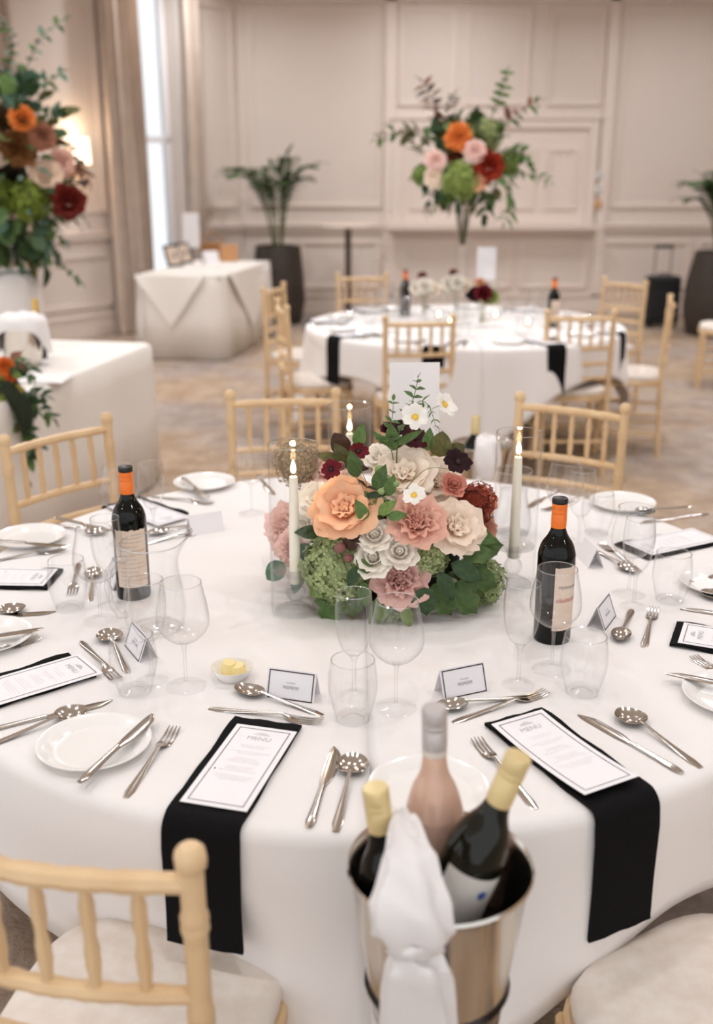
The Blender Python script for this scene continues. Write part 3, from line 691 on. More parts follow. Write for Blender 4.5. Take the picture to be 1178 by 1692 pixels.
# back, behind the flowers
cd = U(900, 820); rad = (cd - TC); rad.z = 0; rad.normalize()
cutlery(knifeP, (878, 836), (918, 812), 'knife behind the right-hand bottle, in front of the back right chair', GK)
cutlery(forkP, (905, 842), (958, 822), 'fork behind the right-hand bottle, beside a side plate', GF)
# back centre left
cutlery(knifeP, (448, 812), (430, 790), 'knife behind the left candle, below the back left chair', GK)
# left chair place
ce = U(306, 858); cf = U(140, 868)
napkin((283, 861), (190, 828), 0.2, 'black napkin behind the left-hand wine bottle')
menu(menuP, (277, 859), (214, 836.5), 'menu card behind the left-hand wine bottle')
plate(338, 804, 'white side plate at the back left with a knife across it')
cutlery(knifeP, (345, 822), (302, 790), 'knife laid across the back left plate', GK, T + 0.0165)
cutlery(forkP, (338, 832), (262, 822), 'fork beside the back left plate', GF)
cutlery(knifeP, (180, 876), (95, 856), 'knife in front of the left chair', GK)
cutlery(soupP, (172, 884), (82, 866), 'soup spoon in front of the left chair', GS)
cutlery(dspoonP, (270, 880), (322, 868), 'dessert spoon beside the blank-backed place card at left', GD)
cutlery(forkP, (312, 884), (256, 896), 'dessert fork behind the left-hand bottle', GD)
tent((318, 888), (370, 879), 'blank-backed place card left of the pink flowers', False).rotation_euler.z += PI
# left
cg = U(92, 962); rad = (cg - TC); rad.z = 0; rad.normalize()
napkin(tuple(cg), tuple(cg + rad), 0.2, 'black napkin at the left edge beside a tumbler')
menu(menuP, tuple(cg + rad * 0.01), tuple(cg + rad * 0.242), 'menu card cut off by the left edge beside a tumbler')
plate(50, 895, 'white side plate at the left edge below the left chair')
cutlery(knifeP, (112, 902), (-20, 893), 'knife laid on the plate at the left edge', GK, T + 0.0165)
cutlery(forkP, (98, 910), (-25, 930), 'fork at the left edge below the plate', GF)
cutlery(soupP, (18, 1012), (-90, 1030), 'soup spoon at the left edge below the tumbler', GS)
cutlery(knifeP, (64, 1013), (-60, 1020), 'knife at the left edge below the tumbler', GK)
cutlery(dspoonP, (155, 945), (150, 990), 'dessert spoon between the tumbler and the glass jug', GD)
cutlery(forkP, (118, 985), (130, 930), 'dessert fork seen through the left tumbler', GD)
tent((172, 950), (189, 985), 'place card half hidden behind the jug handle')
# left front edge
ch_ = U(138, 1100); rad = (ch_ - TC); rad.z = 0; rad.normalize()
napkin((136, 1104), (-20, 1152), 0.2, 'black napkin at the left edge under a slanting menu')
menu(menuP, (126, 1106), (-28, 1152), 'slanting menu card at the left edge, below the soup spoons')
plate(-22, 1062, 'white side plate cut off at the left edge')
cutlery(knifeP, (48, 1042), (-95, 1062), 'knife on the plate cut off at the left edge', GK, T + 0.0165)
cutlery(forkP, (49, 1060), (-85, 1100), 'fork at the left edge above the slanting menu', GF)
cutlery(knifeP, (178, 1160), (-20, 1208), 'long knife below the slanting menu at left', GK)
cutlery(soupP, (146, 1176), (-40, 1240), 'soup spoon below the slanting menu at left', GS)
cutlery(soupP, (176, 1046), (212, 1112), 'dessert spoon with round bowl beside the small turned place card', GD)
cutlery(forkP, (188, 1118), (140, 1066), 'dessert fork left of the front left tumbler', GD)
tent((205, 1069), (229, 1097), 'small turned place card seen behind the front left tumbler')
# --- glasses
GW, GFl, GT = 'wine glasses on the near table', 'champagne flutes on the near table', 'tumblers on the near table'
def put(P, px, py, label, group, z=T): p = U(px, py, z); return P.put((p.x, p.y, z + 0.0004), rnd.uniform(0, 6), label, group)
put(fluteP, 585, 1153, 'champagne flute in front of the flowers behind a tumbler', GFl); put(wineP, 654, 1172, 'wine glass standing directly in front of the mauve rose', GW); put(tumP, 583, 1190, 'tumbler at front centre with a flute behind it', GT)
put(fluteP, 856, 1134, 'champagne flute left of the right-hand wine bottle', GFl); put(wineP, 911, 1108, 'wine glass directly in front of the right-hand wine bottle', GW); put(tumP, 961, 1146, 'tumbler to the right of the right-hand wine bottle', GT)
put(wineP, 1038, 984, 'wine glass at the right, behind a flute and left of a tumbler', GW); put(fluteP, 1046, 1004, 'champagne flute at the right, left of a tumbler', GFl); put(tumP, 1106, 995, 'tumbler at the far right of the near table', GT)
put(wineP, 928, 892, 'wine glass in front of the back right chair', GW); put(fluteP, 955, 906, 'champagne flute behind the right-hand bottle capsule', GFl); put(tumP, 985, 884, 'tumbler behind the right-hand wine bottle', GT)
put(fluteP, 256, 892, 'champagne flute right of the left-hand bottle', GFl); put(wineP, 203, 900, 'wine glass hidden behind the left-hand bottle', GW)
put(wineP, 416, 850, 'wine glass in front of the back left chair, left of a candle', GW)
put(tumP, 116, 1007, 'tumbler at the left over a black napkin', GT); put(wineP, 167, 1028, 'wine glass at left between tumbler and jug', GW); put(fluteP, 184, 1003, 'champagne flute at left behind a wine glass', GFl)
put(fluteP, 252, 1127, 'champagne flute in front of the glass jug', GFl); put(wineP, 308, 1136, 'wine glass right of the glass jug, left of the butter dish', GW); put(tumP, 224, 1145, 'tumbler at front left over the small turned place card', GT)
# --- jug and carafe with water
jp = U(258, 1040); t = thing('water_jug', 'clear glass water jug with handle and spout at left', 'jug', (jp.x, jp.y, T + 0.0005), math.radians(38))
outer = smoothprof([(0.046, 0.0), (0.057, 0.008), (0.0625, 0.04), (0.06, 0.08), (0.054, 0.12), (0.052, 0.145), (0.055, 0.165), (0.062, 0.186)], 4)
prof = [(0, 0.0005)] + shell([(0.0, 0.008)] + outer, 0.0025)[1:]
jb = MB().lathe(shell([(0.0, 0.007)] + outer[1:], 0.003), 40); V = []
for x, y, z in jb.v:   # pull the spout out along local +X
    a = math.atan2(y, x); k = math.exp(-(a / 0.42) ** 2) * max(0, (z - 0.14) / 0.046) ** 1.6; r = math.hypot(x, y); r2 = r + 0.03 * k
    V.append((x * r2 / r if r > 1e-4 else x, y * r2 / r if r > 1e-4 else y, z + 0.010 * k))
jb.v = V; jb.obj('body', GLASS, t)
jr = MB().tube([(0.0605 * math.cos(a) * (1 + 0.5 * math.exp(-(((a + PI) % (2 * PI) - PI) / 0.42) ** 2)), 0.0605 * math.sin(a) * (1 + 0.5 * math.exp(-(((a + PI) % (2 * PI) - PI) / 0.42) ** 2)), 0.187 + 0.01 * math.exp(-(((a + PI) % (2 * PI) - PI) / 0.42) ** 2)) for a in [2 * PI * k / 48 for k in range(49)]], 0.0019, 8).obj('rim', RIM, t)
MB().tube([(-0.054, 0, 0.163), (-0.075, 0, 0.168), (-0.093, 0, 0.15), (-0.098, 0, 0.115), (-0.09, 0, 0.075), (-0.074, 0, 0.048), (-0.061, 0, 0.05)], [0.007, 0.0065, 0.006, 0.006, 0.006, 0.0065, 0.008], 10).obj('handle', GLASSB, t)
MB().lathe([(0, 0.0008), (0.038, 0.0008), (0.05, 0.004), (0.05, 0.0075), (0.0, 0.0082)], 32).obj('base', GLASS, t)
cp = U(845, 884); t = thing('water_carafe', 'small waisted glass carafe of water behind the right candle', 'carafe', (cp.x, cp.y, T + 0.0005))
outer = smoothprof([(0.036, 0.0), (0.045, 0.01), (0.049, 0.035), (0.046, 0.065), (0.037, 0.1), (0.036, 0.122), (0.042, 0.15), (0.046, 0.172)], 4)
MB().lathe(shell([(0.0, 0.008)] + outer[1:], 0.002), 36).obj('body', GLASS, t)
rim_ring(0.045, 0.172, t, 0.0014)
MB().lathe([(0, 0.009)] + [(r - 0.0028, max(z, 0.009)) for r, z in outer if z < 0.125] + [(0, 0.124)], 32).obj('water', WATER, t)
MB().lathe([(0, 0.0008), (0.034, 0.0008), (0.042, 0.004), (0.041, 0.0075), (0.0, 0.0082)], 32).obj('base', GLASS, t)
# --- wine bottles
def bottle_profile(h=0.292, r=0.0365):
    return smoothprof([(r * 0.6, 0.006), (r * 0.86, 0.0), (r * 0.99, 0.006), (r, 0.03), (r, 0.1), (r, 0.165), (r * 0.985, 0.184), (r * 0.83, 0.203), (r * 0.55, 0.219), (0.0148, 0.232), (0.0138, 0.245), (0.0136, h - 0.004), (0.0125, h), (0.0, h)], 4)
def curved_label(R, a0, a1, z0, z1, n=14, torn=0.0, seed=1):
    r = random.Random(seed); P = []
    for i in range(n + 1):
        a = a0 + (a1 - a0) * i / n; t0 = torn * r.uniform(0, 1); P.append([(R * math.cos(a), R * math.sin(a), z) for z in (z0, (z0 + z1) / 2, z1 - t0)])
    return MB().sheet(P, -0.0002)
def wine_bottle(name, label, loc, rz, cap=ORANGE, group='red wine bottles with orange capsules', back=False, body=BOTTLE, fs=True):
    t = thing(name, label, 'bottle', loc, rz, group); h = 0.292
    MB().lathe([(0, 0.008)] + bottle_profile(), 40).obj('body', body, t)
    MB().lathe([(0.0146, 0.236), (0.0148, 0.24), (0.0148, 0.262), (0.0143, 0.2628), (0.0143, 0.2642), (0.0148, 0.265), (0.0148, 0.27), (0.0143, 0.2708), (0.0143, 0.272), (0.0148, 0.2728), (0.0152, 0.283), (0.0148, 0.2845), (0.0, 0.2848)], 28).obj('capsule', cap, t)
    MB().lathe([(0.0150, 0.284), (0.0153, 0.2855), (0.0153, 0.2925), (0.0142, 0.2942), (0.0128, 0.2935), (0.0, 0.2932)], 28).obj('cap_top', BLACKP, t)
    R = 0.0369
    lb = curved_label(R, -PI / 2 - 0.98, -PI / 2 + 0.98, 0.034, 0.165, 16, 0.004 if back else 0.0015).obj('label', LABEL, t)
    if not back:
        def wrap(x, y, zz): a = -PI / 2 + x / R; return Vector(((R + 0.0005) * math.cos(a), (R + 0.0005) * math.sin(a), zz + y))
        link('lettering', flat_text(text_mesh('TEMPRANILLO', 0.0088, mat('brown_ink', (92, 72, 62), 0.7)), lambda x, y: wrap(x, y, 0.123)), lb)
        r = random.Random(9); P = []
        for i in range(25):
            x = -0.032 + 0.064 * i / 24; hh = 0.0025 + 0.004 * abs(math.sin(i * 0.55)) * r.uniform(0.5, 1); P.append([wrap(x, z, 0.096) for z in (-0.0025 - 0.001 * r.random(), hh)])
        MB().grid(P).obj('painted_hills', mat('dusty_rose_print', (196, 140, 126), 0.7), lb)
    else:
        def wrap(x, y, zz): a = -PI / 2 + x / R; return Vector(((R + 0.0005) * math.cos(a), (R + 0.0005) * math.sin(a), zz + y))
        r = random.Random(5); b = MB()
        for k in range(11):
            z = 0.145 - 0.0095 * k; x = -0.026
            while x < 0.026 - 0.016 * (k % 3 == 2):
                l = r.uniform(0.002, 0.006); b.grid([[wrap(xx, y, z) for y in (0, 0.0012)] for xx in (x, x + l)]); x += l + 0.0012
        b.obj('small_print', mat('tan_ink', (168, 140, 120), 0.7), lb)
    return t
p = U(911, 1056); wine_bottle('red_wine_bottle', 'dark wine bottle with orange capsule and cream label, right of the flowers', (p.x, p.y, T), math.radians(44))
p = U(222, 985); wine_bottle('red_wine_bottle', 'dark wine bottle with orange capsule and small-print label, left behind the jug', (p.x, p.y, T), math.radians(14), back=True)
# --- butter
bp_ = U(384, 1122); t = thing('butter_dish', 'small white porcelain bowl left of the place card, holding butter', 'dish', (bp_.x, bp_.y, T + 0.0005))
MB().lathe(smoothprof([(0, 0.0), (0.018, 0.0), (0.024, 0.003), (0.034, 0.015), (0.0385, 0.0245), (0.0375, 0.0255), (0.032, 0.0175), (0.022, 0.0065), (0.0, 0.005)], 3), 32).obj('bowl', PORC, t)
BUT = mat('yellow_butter', (247, 226, 160), 0.45, var=0.06, scale=60)
for k, (dx, dy, dz, hh, lab) in enumerate(((-0.008, 0.004, 0.008, 0.026, 'left pale yellow butter pat in the white bowl'), (0.012, 0.002, 0.008, 0.022, 'right yellow butter pat in the white bowl'))):
    R = []
    for z, s in ((0, 0.8), (0.002, 1.0), (hh - 0.003, 1.0), (hh, 0.85)):
        R.append([((0.0125 + 0.0014 * (j % 2)) * s * math.cos(2 * PI * j / 20), (0.0125 + 0.0014 * (j % 2)) * s * math.sin(2 * PI * j / 20), z) for j in range(20)])
    o = MB().rings(R, True, True).obj('butter_pat', BUT); o.location = (bp_.x + dx, bp_.y + dy, T + dz); o.rotation_euler = (0.1, 0.12 * (1 - 2 * k), 0.4 * k); tag(o, lab, 'butter', 'butter pats')
# --- hurricane glasses with taper candles
WAX = mat('ivory_wax', (253, 247, 228), 0.5, spec=0.3); FLAME = mat('candle_flame', (255, 226, 170), 0.5, emit=14); WICK = mat('black_wick', (20, 18, 16), 0.8)
def make_hurricane():
    h = thing('hurricane_glass', 'hurricane', 'candle shade'); R, Hh = 0.0515, 0.365
    MB().lathe([(R, 0.0005), (R, Hh), (R - 0.001, Hh + 0.001), (R - 0.0022, Hh), (R - 0.0022, 0.0005), (R, 0.0005)], 48).obj('cylinder', GLASS, h); rim_ring(R - 0.0011, Hh, h, 0.0013); return h
def make_holder():
    h = thing('candle_holder', 'holder', 'candle holder')
    MB().lathe(smoothprof([(0.0, 0.0005), (0.038, 0.0005), (0.0425, 0.003), (0.041, 0.007), (0.03, 0.01), (0.027, 0.0155), (0.017, 0.019), (0.0115, 0.024), (0.0115, 0.028), (0.0175, 0.036), (0.0205, 0.046), (0.0175, 0.056), (0.0135, 0.062), (0.0155, 0.07), (0.0185, 0.084), (0.019, 0.09)], 3) + [(0.044, 0.0905), (0.0455, 0.0935), (0.044, 0.0965), (0.018, 0.096), (0.0135, 0.094), (0.0125, 0.066), (0.0, 0.066)], 36).obj('stand', HOLD, h); return h
def make_candle():
    c = thing('taper_candle', 'candle', 'candle')
    MB().lathe([(0, 0), (0.0115, 0.0), (0.012, 0.004), (0.0108, 0.12), (0.0088, 0.226), (0.0082, 0.231), (0.0055, 0.2325), (0, 0.231)], 24).obj('wax', WAX, c)
    MB().tube([(0, 0, 0.231), (0.0003, 0, 0.2395)], 0.0009, 6).obj('wick', WICK, c)
    MB().lathe(smoothprof([(0, 0.2375), (0.0042, 0.2405), (0.0058, 0.247), (0.0045, 0.255), (0.0018, 0.263), (0.0, 0.2665)], 3), 14).obj('flame', FLAME, c); return c
hurP, holP, canP = Proto(make_hurricane()), Proto(make_holder()), Proto(make_candle())
for (px, py), which, sc_ in (((489, 1011), 'left of the flowers', None), ((846, 966), 'right of the flowers', 0.965), ((578, 912), 'behind the flowers', None)):
    p = U(px, py); hurP.put((p.x, p.y, T), 0, 'tall clear glass cylinder around a candle, ' + which, 'hurricane glasses', sc_)
    holP.put((p.x, p.y, T), 0, 'turned clear glass candle holder ' + which, 'glass candle holders'); canP.put((p.x + 0.0, p.y, T + 0.066), 1, 'lit ivory taper candle ' + which, 'taper candles')
    fl = bpy.data.lights.new('candle_light', 'POINT'); fl.energy = 0.25; fl.color = (1, 0.7, 0.4); fl.shadow_soft_size = 0.006
    fo = bpy.data.objects.new('candle_light', fl); COL.objects.link(fo); fo.location = (p.x, p.y, T + 0.066 + 0.275)
# --- table number card on a thin stand
p0 = UY(644, 599, 2.4); p1 = UY(727, 604, 2.4); b0 = UY(636, 706, 2.4)
wd, hh = (p1 - p0).length, 0.175; cz = p0.z - hh / 2; cx = (p0.x + p1.x) / 2
t = thing('table_number_card', 'blank-backed white table number card rising behind the flowers', 'card', (cx, 2.4, T), math.radians(4))
MB().rbox((0, 0, cz - T), (wd, 0.0016, hh), 0.0007, 1).obj('card', PAPER, t, smooth=False)
MB().tube([(0, 0.003, 0.004), (0, 0.003, cz - T - hh / 2 + 0.03)], 0.0022, 8).obj('stem', BRASS, t)
MB().lathe([(0, 0), (0.03, 0), (0.031, 0.002), (0.028, 0.005), (0, 0.006)], 24).obj('base', BRASS, t)
# ================================================================== flowers
def petal_mesh(name, m, l, wd, th0, th1, cup, ruf, seed, r0=0.06, z0=-0.28, nu=7, nv=7, notch=0.0):
    r_ = random.Random(seed); P = []
    ph = r_.uniform(0, 6)
    path = []; r, z = r0, z0
    for j in range(nv + 1):
        v = j / nv; path.append((r, z)); th = th0 + (th1 - th0) * v ** 1.2; r += math.sin(th) * l / nv; z += math.cos(th) * l / nv
    for i in range(nu + 1):
        u = -1 + 2 * i / nu; row = []
        for j in range(nv + 1):
            v = j / nv; f = math.sin(PI * min(1, 0.14 + 0.58 * v ** 0.9)) ** 0.8
            r, z = path[j]; vv = v
            edge = 0.03 * v ** 3 - notch * v ** 6 * math.exp(-(u * 3) ** 2)
            x = wd * u * f; rr = r - cup * u * u * f + ruf * v * v * math.sin(u * 5.2 + ph) + 0.4 * ruf * v * math.sin(u * 9 + ph * 2); zz = z + edge + ruf * 0.8 * v * v * math.sin(u * 4.3 + ph + 1.5)
            tp_ = max(0.0, (v - 0.72) / 0.28) ** 2; rr += 0.075 * tp_; zz -= 0.05 * tp_; k_ = 1 - 0.16 * v ** 3 * u * u; row.append((x, rr * k_ + r0 * (1 - k_), zz))
        P.append(row)
    return MB().grid(P).mesh(name, m, True, 80)
PETALS = {}
def petal_set(color, style):
    key = (color, style)
    if key in PETALS: return PETALS[key]
    m = mat('petal_%d_%d_%d' % color, color, 0.6, spec=0.2, rand=0.04, transl=0.2, bump=0.05, bscale=40, var=0.04, scale=5)
    S = dict(
        garden=[(7, [(0.42, 0.30, 0.05, -0.25, 0.22, 0.02)], 0.02), (7, [(0.56, 0.40, 0.25, 0.15, 0.2, 0.04)], 0.08), (8, [(0.68, 0.5, 0.5, 0.75, 0.16, 0.05)], 0.14), (8, [(0.9, 0.6, 0.95, 1.75, 0.1, 0.07)], 0.16)],
        open=[(6, [(0.4, 0.28, 0.1, 0.0, 0.18, 0.05)], 0.03), (6, [(0.55, 0.42, 0.4, 0.4, 0.16, 0.07)], 0.08), (6, [(0.8, 0.66, 0.75, 1.05, 0.12, 0.07)], 0.12), (7, [(1.0, 0.78, 1.05, 1.8, 0.08, 0.08)], 0.12)],
        ruffled=[(9, [(0.45, 0.24, 0.1, -0.1, 0.14, 0.08)], 0.05), (10, [(0.55, 0.3, 0.35, 0.3, 0.12, 0.1)], 0.15), (9, [(0.7, 0.4, 0.65, 0.8, 0.1, 0.1)], 0.2), (8, [(0.92, 0.56, 1.0, 1.6, 0.06, 0.08)], 0.2)],
        tight=[(6, [(0.45, 0.2, 0.0, -0.3, 0.2, 0.01)], 0.02), (8, [(0.55, 0.3, 0.1, -0.15, 0.2, 0.02)], 0.12), (9, [(0.66, 0.38, 0.3, 0.15, 0.2, 0.03)], 0.24), (9, [(0.8, 0.48, 0.7, 0.75, 0.16, 0.04)], 0.3), (7, [(0.9, 0.52, 1.0, 1.3, 0.1, 0.05)], 0.3)],
        cosmos=[(8, [(0.95, 0.36, 1.25, 1.65, -0.04, 0.04)], 0.05)],
        anemone=[(6, [(1.0, 0.46, 1.2, 1.5, 0.06, 0.05)], 0.06)])[style]
    out = []
    for k, (n, sh, ro) in enumerate(S):
        ms = [petal_mesh('petal', m, *sh[0], seed=hash((color, k, q)) % 1000 if False else color[0] * 7 + color[1] + k * 13 + q * 29, r0=ro, z0=-0.28 if style not in ('cosmos', 'anemone') else 0.0) for q in range(2)]
        out.append((n, ms))
    PETALS[key] = (out, m); return PETALS[key]
CORES = {}
def bloom(parent, base, style, color, pos, dirv, R, name, label=None, centre=None, roll=0.0):
    """one flower head: a core mesh (the part) with every petal as a sub-part"""
    layers, m = petal_set(color, style); r_ = random.Random(int(pos[0] * 9173 + pos[2] * 3571 + R * 1000))
    if (color, style, centre) not in CORES:
        b = MB()
        if style in ('cosmos', 'anemone'):
            b.lathe(smoothprof([(0, -0.05), (0.16, -0.02), (0.2, 0.06), (0.13, 0.14), (0, 0.16)], 2), 12)
            for k in range(26):
                a = k * 2.4; q = 0.2 + 0.012 * (k % 7); b.tube([(q * 0.6 * math.cos(a), q * 0.6 * math.sin(a), 0.08), (q * math.cos(a) * 1.15, q * math.sin(a) * 1.15, 0.17)], [0.012, 0.03], 4)
        else: b.lathe(smoothprof([(0, -0.34), (0.14, -0.3), (0.16, -0.12), (0.1, 0.02), (0, 0.06)], 3), 12)
        CORES[(color, style, centre)] = b.mesh('core', mat('core_%d_%d_%d' % (centre or color), centre or color, 0.6), True, 80)
    M = Matrix.Translation(Vector(pos) - Vector(base)) @ frame(dirv).to_4x4() @ Matrix.Rotation(roll + r_.uniform(0, 6), 4, 'Z') @ Matrix.Scale(R, 4)
    o = link(name, CORES[(color, style, centre)], parent, M)
    if label: o['label'] = label
    for k, (n, ms) in enumerate(layers):
        a0 = r_.uniform(0, 6)
        for i in range(n):
            a = a0 + 2 * PI * i / n + r_.uniform(-0.16, 0.16); s = r_.uniform(0.9, 1.08)
            link('petal', r_.choice(ms), o, Matrix.Rotation(a, 4, 'Z') @ Matrix.Rotation(r_.uniform(-0.09, 0.09), 4, 'X') @ Matrix.Scale(s, 4))
    return o
def leaf_mesh(name, m, kind):
    P = []; n = 9
    for i in range(-3, 4):
        u = i / 3; row = []
        for j in range(n + 1):
            v = j / n
            if kind == 'ovate': wd = 0.26 * math.sin(PI * v ** 0.85) ** 0.9
            elif kind == 'lance': wd = 0.13 * math.sin(PI * v ** 0.8)
            elif kind == 'round': wd = 0.42 * math.sin(PI * v ** 0.9) ** 0.6
            else: wd = (0.40 * math.sin(PI * v ** 0.75) ** 0.8) * (1 + 0.28 * math.sin(v * 19) * abs(u))      # lobed
            row.append((wd * u, v, 0.16 * abs(u) * wd * 2 - 0.22 * v * v + 0.02 * math.sin(v * 11 + u * 3)))
        P.append(row)
    return MB().grid(P).mesh(name, m, True, 80)
def leafmat(n, c, c2): return mat(n, c, 0.5, spec=0.35, col2=c2, scale=5, rand=0.25, transl=0.22)
LM = dict(green=leafmat('leaf_green', (104, 132, 76), (80, 108, 58)), dark=leafmat('leaf_dark', (68, 92, 58), (50, 72, 44)), bright=leafmat('leaf_bright', (140, 164, 92), (110, 138, 70)),
          blue=leafmat('leaf_blue', (108, 138, 116), (80, 112, 96)), bronze=leafmat('leaf_bronze', (86, 58, 46), (60, 42, 34)), olive=leafmat('leaf_olive', (112, 110, 66), (84, 84, 48)), rust=leafmat('leaf_rust', (138, 84, 58), (100, 58, 42)))
LEAVES = {}
def leaf(parent, base, kind, col, pos, dirv, L, up=(0, 0, 1), name='leaf', M0=None):
    k = (kind, col)
    if k not in LEAVES: LEAVES[k] = leaf_mesh('leaf', LM[col], kind)
    y = Vector(dirv).normalized(); z = Vector(up); z = z - y * z.dot(y); z = z.normalized() if z.length > 1e-3 else y.orthogonal().normalized(); x = y.cross(z)
    R = Matrix(((x.x, y.x, z.x), (x.y, y.y, z.y), (x.z, y.z, z.z))).to_4x4()
    return link(name, LEAVES[k], parent, Matrix.Translation(Vector(pos) - Vector(base)) @ R @ Matrix.Scale(L, 4))
def bez(pts, n):
    """smooth polyline through points"""
    P = [Vector(p) for p in pts]; o = []
    for i in range(len(P) - 1):
        p0, p1, p2, p3 = P[max(i - 1, 0)], P[i], P[i + 1], P[min(i + 2, len(P) - 1)]
        for k in range(n):
            t = k / n; o.append(0.5 * (2 * p1 + (p2 - p0) * t + (2 * p0 - 5 * p1 + 4 * p2 - p3) * t * t + (3 * p1 - p0 - 3 * p2 + p3) * t ** 3))
    o.append(P[-1]); return o
STEM = mat('green_stem', (104, 122, 66), 0.5, rand=0.2)
def sprig(parent, base, pts, r, lk, lc, L, n, name='sprig', spread=1.0, seed=0, start=0.15, stem=STEM, shrink=0.5, pair=True):
    """stem with leaves in pairs; each leaf a sub-part"""
    Q = bez(pts, 6); q0 = Vector(base); r_ = random.Random(seed + int(pts[0][0] * 1000))
    st = MB().tube([p - q0 for p in Q], [r * (1 - 0.6 * i / len(Q)) for i in range(len(Q))], 6).obj(name, stem, parent)
    for k in range(n):
        t = start + (1 - start) * (k + 0.5) / n; i = min(int(t * (len(Q) - 1)), len(Q) - 2); p = Q[i].lerp(Q[i + 1], t * (len(Q) - 1) - i); d = (Q[i + 1] - Q[i]).normalized()
        side = d.orthogonal().normalized(); side.rotate(Quaternion(d, r_.uniform(0, 6)))
        for s in ((1, -1) if pair else ((1,) if k % 2 else (-1,))):
            dd = d * 0.55 + side * s * spread + Vector((0, 0, -0.1)); leaf(st, base, lk, lc if isinstance(lc, str) else r_.choice(lc), p, dd, L * (1 - shrink * t) * r_.uniform(0.8, 1.15), (r_.uniform(-.4, .4), -0.6, 1))
    if n: leaf(st, base, lk, lc if isinstance(lc, str) else lc[0], Q[-1], Q[-1] - Q[-2], L * (1 - shrink))
    return st
def hydrangea(parent, base, pos, dirv, R, col, label, n=110, seed=0, squash=(1, 1, 1), fl=0.27):
    r_ = random.Random(seed); b = MB(); D = Vector(dirv).normalized()
    for k in range(n):
        z = 1 - 1.75 * (k + 0.5) / n; a = k * 2.39996; q = math.sqrt(max(0, 1 - z * z)); nrm = Vector((q * math.cos(a), q * math.sin(a), z)); nrm0 = nrm; nrm = (nrm + Vector([r_.uniform(-.42, .42) for _ in range(3)])).normalized()
        c = nrm0 * r_.uniform(0.84, 1.04); F = frame(nrm); F.rotate(Quaternion(nrm, r_.uniform(0, 6))); s = fl * r_.uniform(0.75, 1.15)
        V = [c + nrm * 0.01]; Fc = []
        for i in range(4):
            a0 = PI / 2 * i
            for da, rr, h in ((-0.62, 0.62, 0.05), (0, 1.0, 0.14), (0.62, 0.62, 0.05), (0, 0.5, 0.0)): V.append(c + F @ Vector((math.cos(a0 + da) * rr * s, math.sin(a0 + da) * rr * s, h * s)))
            o = 1 + 4 * i; Fc += [(0, o, o + 3), (0, o + 3, o + 2), (o, o + 1, o + 3), (o + 3, o + 1, o + 2)]
        b.add(V, Fc)
    S = Matrix.Diagonal((*squash, 1)); m = mat('hydrangea_%d_%d_%d' % col, col, 0.6, var=0.35, scale=2.2, transl=0.25, spec=0.2)
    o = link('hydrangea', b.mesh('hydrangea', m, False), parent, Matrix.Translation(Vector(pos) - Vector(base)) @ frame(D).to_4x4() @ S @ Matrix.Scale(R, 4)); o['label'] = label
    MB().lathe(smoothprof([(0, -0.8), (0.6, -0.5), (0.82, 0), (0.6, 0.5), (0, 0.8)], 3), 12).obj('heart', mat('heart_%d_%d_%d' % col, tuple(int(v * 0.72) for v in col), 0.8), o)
    return o
CAMP = Vector((0, 0, CAMH))
def facing(pos, off=(0, 0, 0)): return (CAMP - Vector(pos)).normalized() + Vector(off)
# ---------------------------------------------------------------- centrepiece
AB = Vector((0.075, 2.17, T)); arr = thing('flower_centrepiece', 'low arrangement of peach, cream and burgundy blooms at the centre of the near table', 'flowers', AB)
MB().lathe([(0, 0.0005), (0.1, 0.0005), (0.12, 0.012), (0.125, 0.05), (0.12, 0.052), (0.115, 0.015), (0, 0.01)], 32).obj('bowl', mat('dark_bowl', (50, 50, 46), 0.5), arr)
MB().lathe(smoothprof([(0, 0.02), (0.13, 0.03), (0.155, 0.08), (0.13, 0.14), (0.08, 0.19), (0, 0.21)], 3), 20).obj('moss', mat('dark_moss', (34, 42, 24), 0.9, bump=0.8, bscale=90), arr)
PEACH, CREAM, BLUSH, DUSTY, MAUVE, IVORY, PINK, BURG, CHOC = (253, 203, 164), (255, 241, 224), (255, 237, 218), (240, 190, 170), (230, 188, 178), (255, 249, 238), (250, 214, 204), (104, 22, 32), (42, 16, 22)
K = 1720.0
def rad_of(rpx, pos): return rpx * ((Vector(pos) - CAMP).length) / K
def B(px, py, Y, rpx, style, col, name, label, off=(0, 0, 0), centre=None):
    pos = UY(px, py, Y); R = rad_of(rpx, pos); d = facing(pos, off) + Vector((0, 0, 0.35)); pos = pos - d.normalized() * R * 0.1
    return bloom(arr, AB, style, col, pos, d, R, name, label, centre)
B(568, 836, 1.99, 53, 'open', PEACH, 'rose', 'large open peach rose', (-0.25, 0, 0.15))
B(668, 778, 2.08, 50, 'open', CREAM, 'rose', 'large cream rose at the top', (-0.15, 0, 0.5))
B(722, 790, 2.10, 44, 'open', CREAM, 'rose', 'cream rose at the top right', (0.35, 0, 0.45))
B(690, 858, 1.97, 47, 'ruffled', DUSTY, 'rose', 'dusty salmon rose', (0.1, 0, 0.2))
B(757, 868, 2.0, 45, 'open', BLUSH, 'rose', 'pale blush rose at right', (0.45, 0, 0.1))
B(619, 884, 1.965, 30, 'tight', IVORY, 'spray_rose', 'white spray rose, upper left of three', (-0.1, 0, 0.3))
B(617, 921, 1.955, 31, 'tight', IVORY, 'spray_rose', 'white spray rose, lower left of three', (-0.15, 0, 0))
B(660, 911, 1.955, 29, 'tight', IVORY, 'spray_rose', 'white spray rose, right of three', (0.1, 0, 0.1))
B(662, 957, 1.96, 44, 'ruffled', MAUVE, 'rose', 'dusty mauve rose low at the front', (0, 0, -0.15))
B(468, 868, 2.2, 38, 'ruffled', PINK, 'rose', 'pink rose seen through the left candle glass', (-0.7, 0, 0.1))
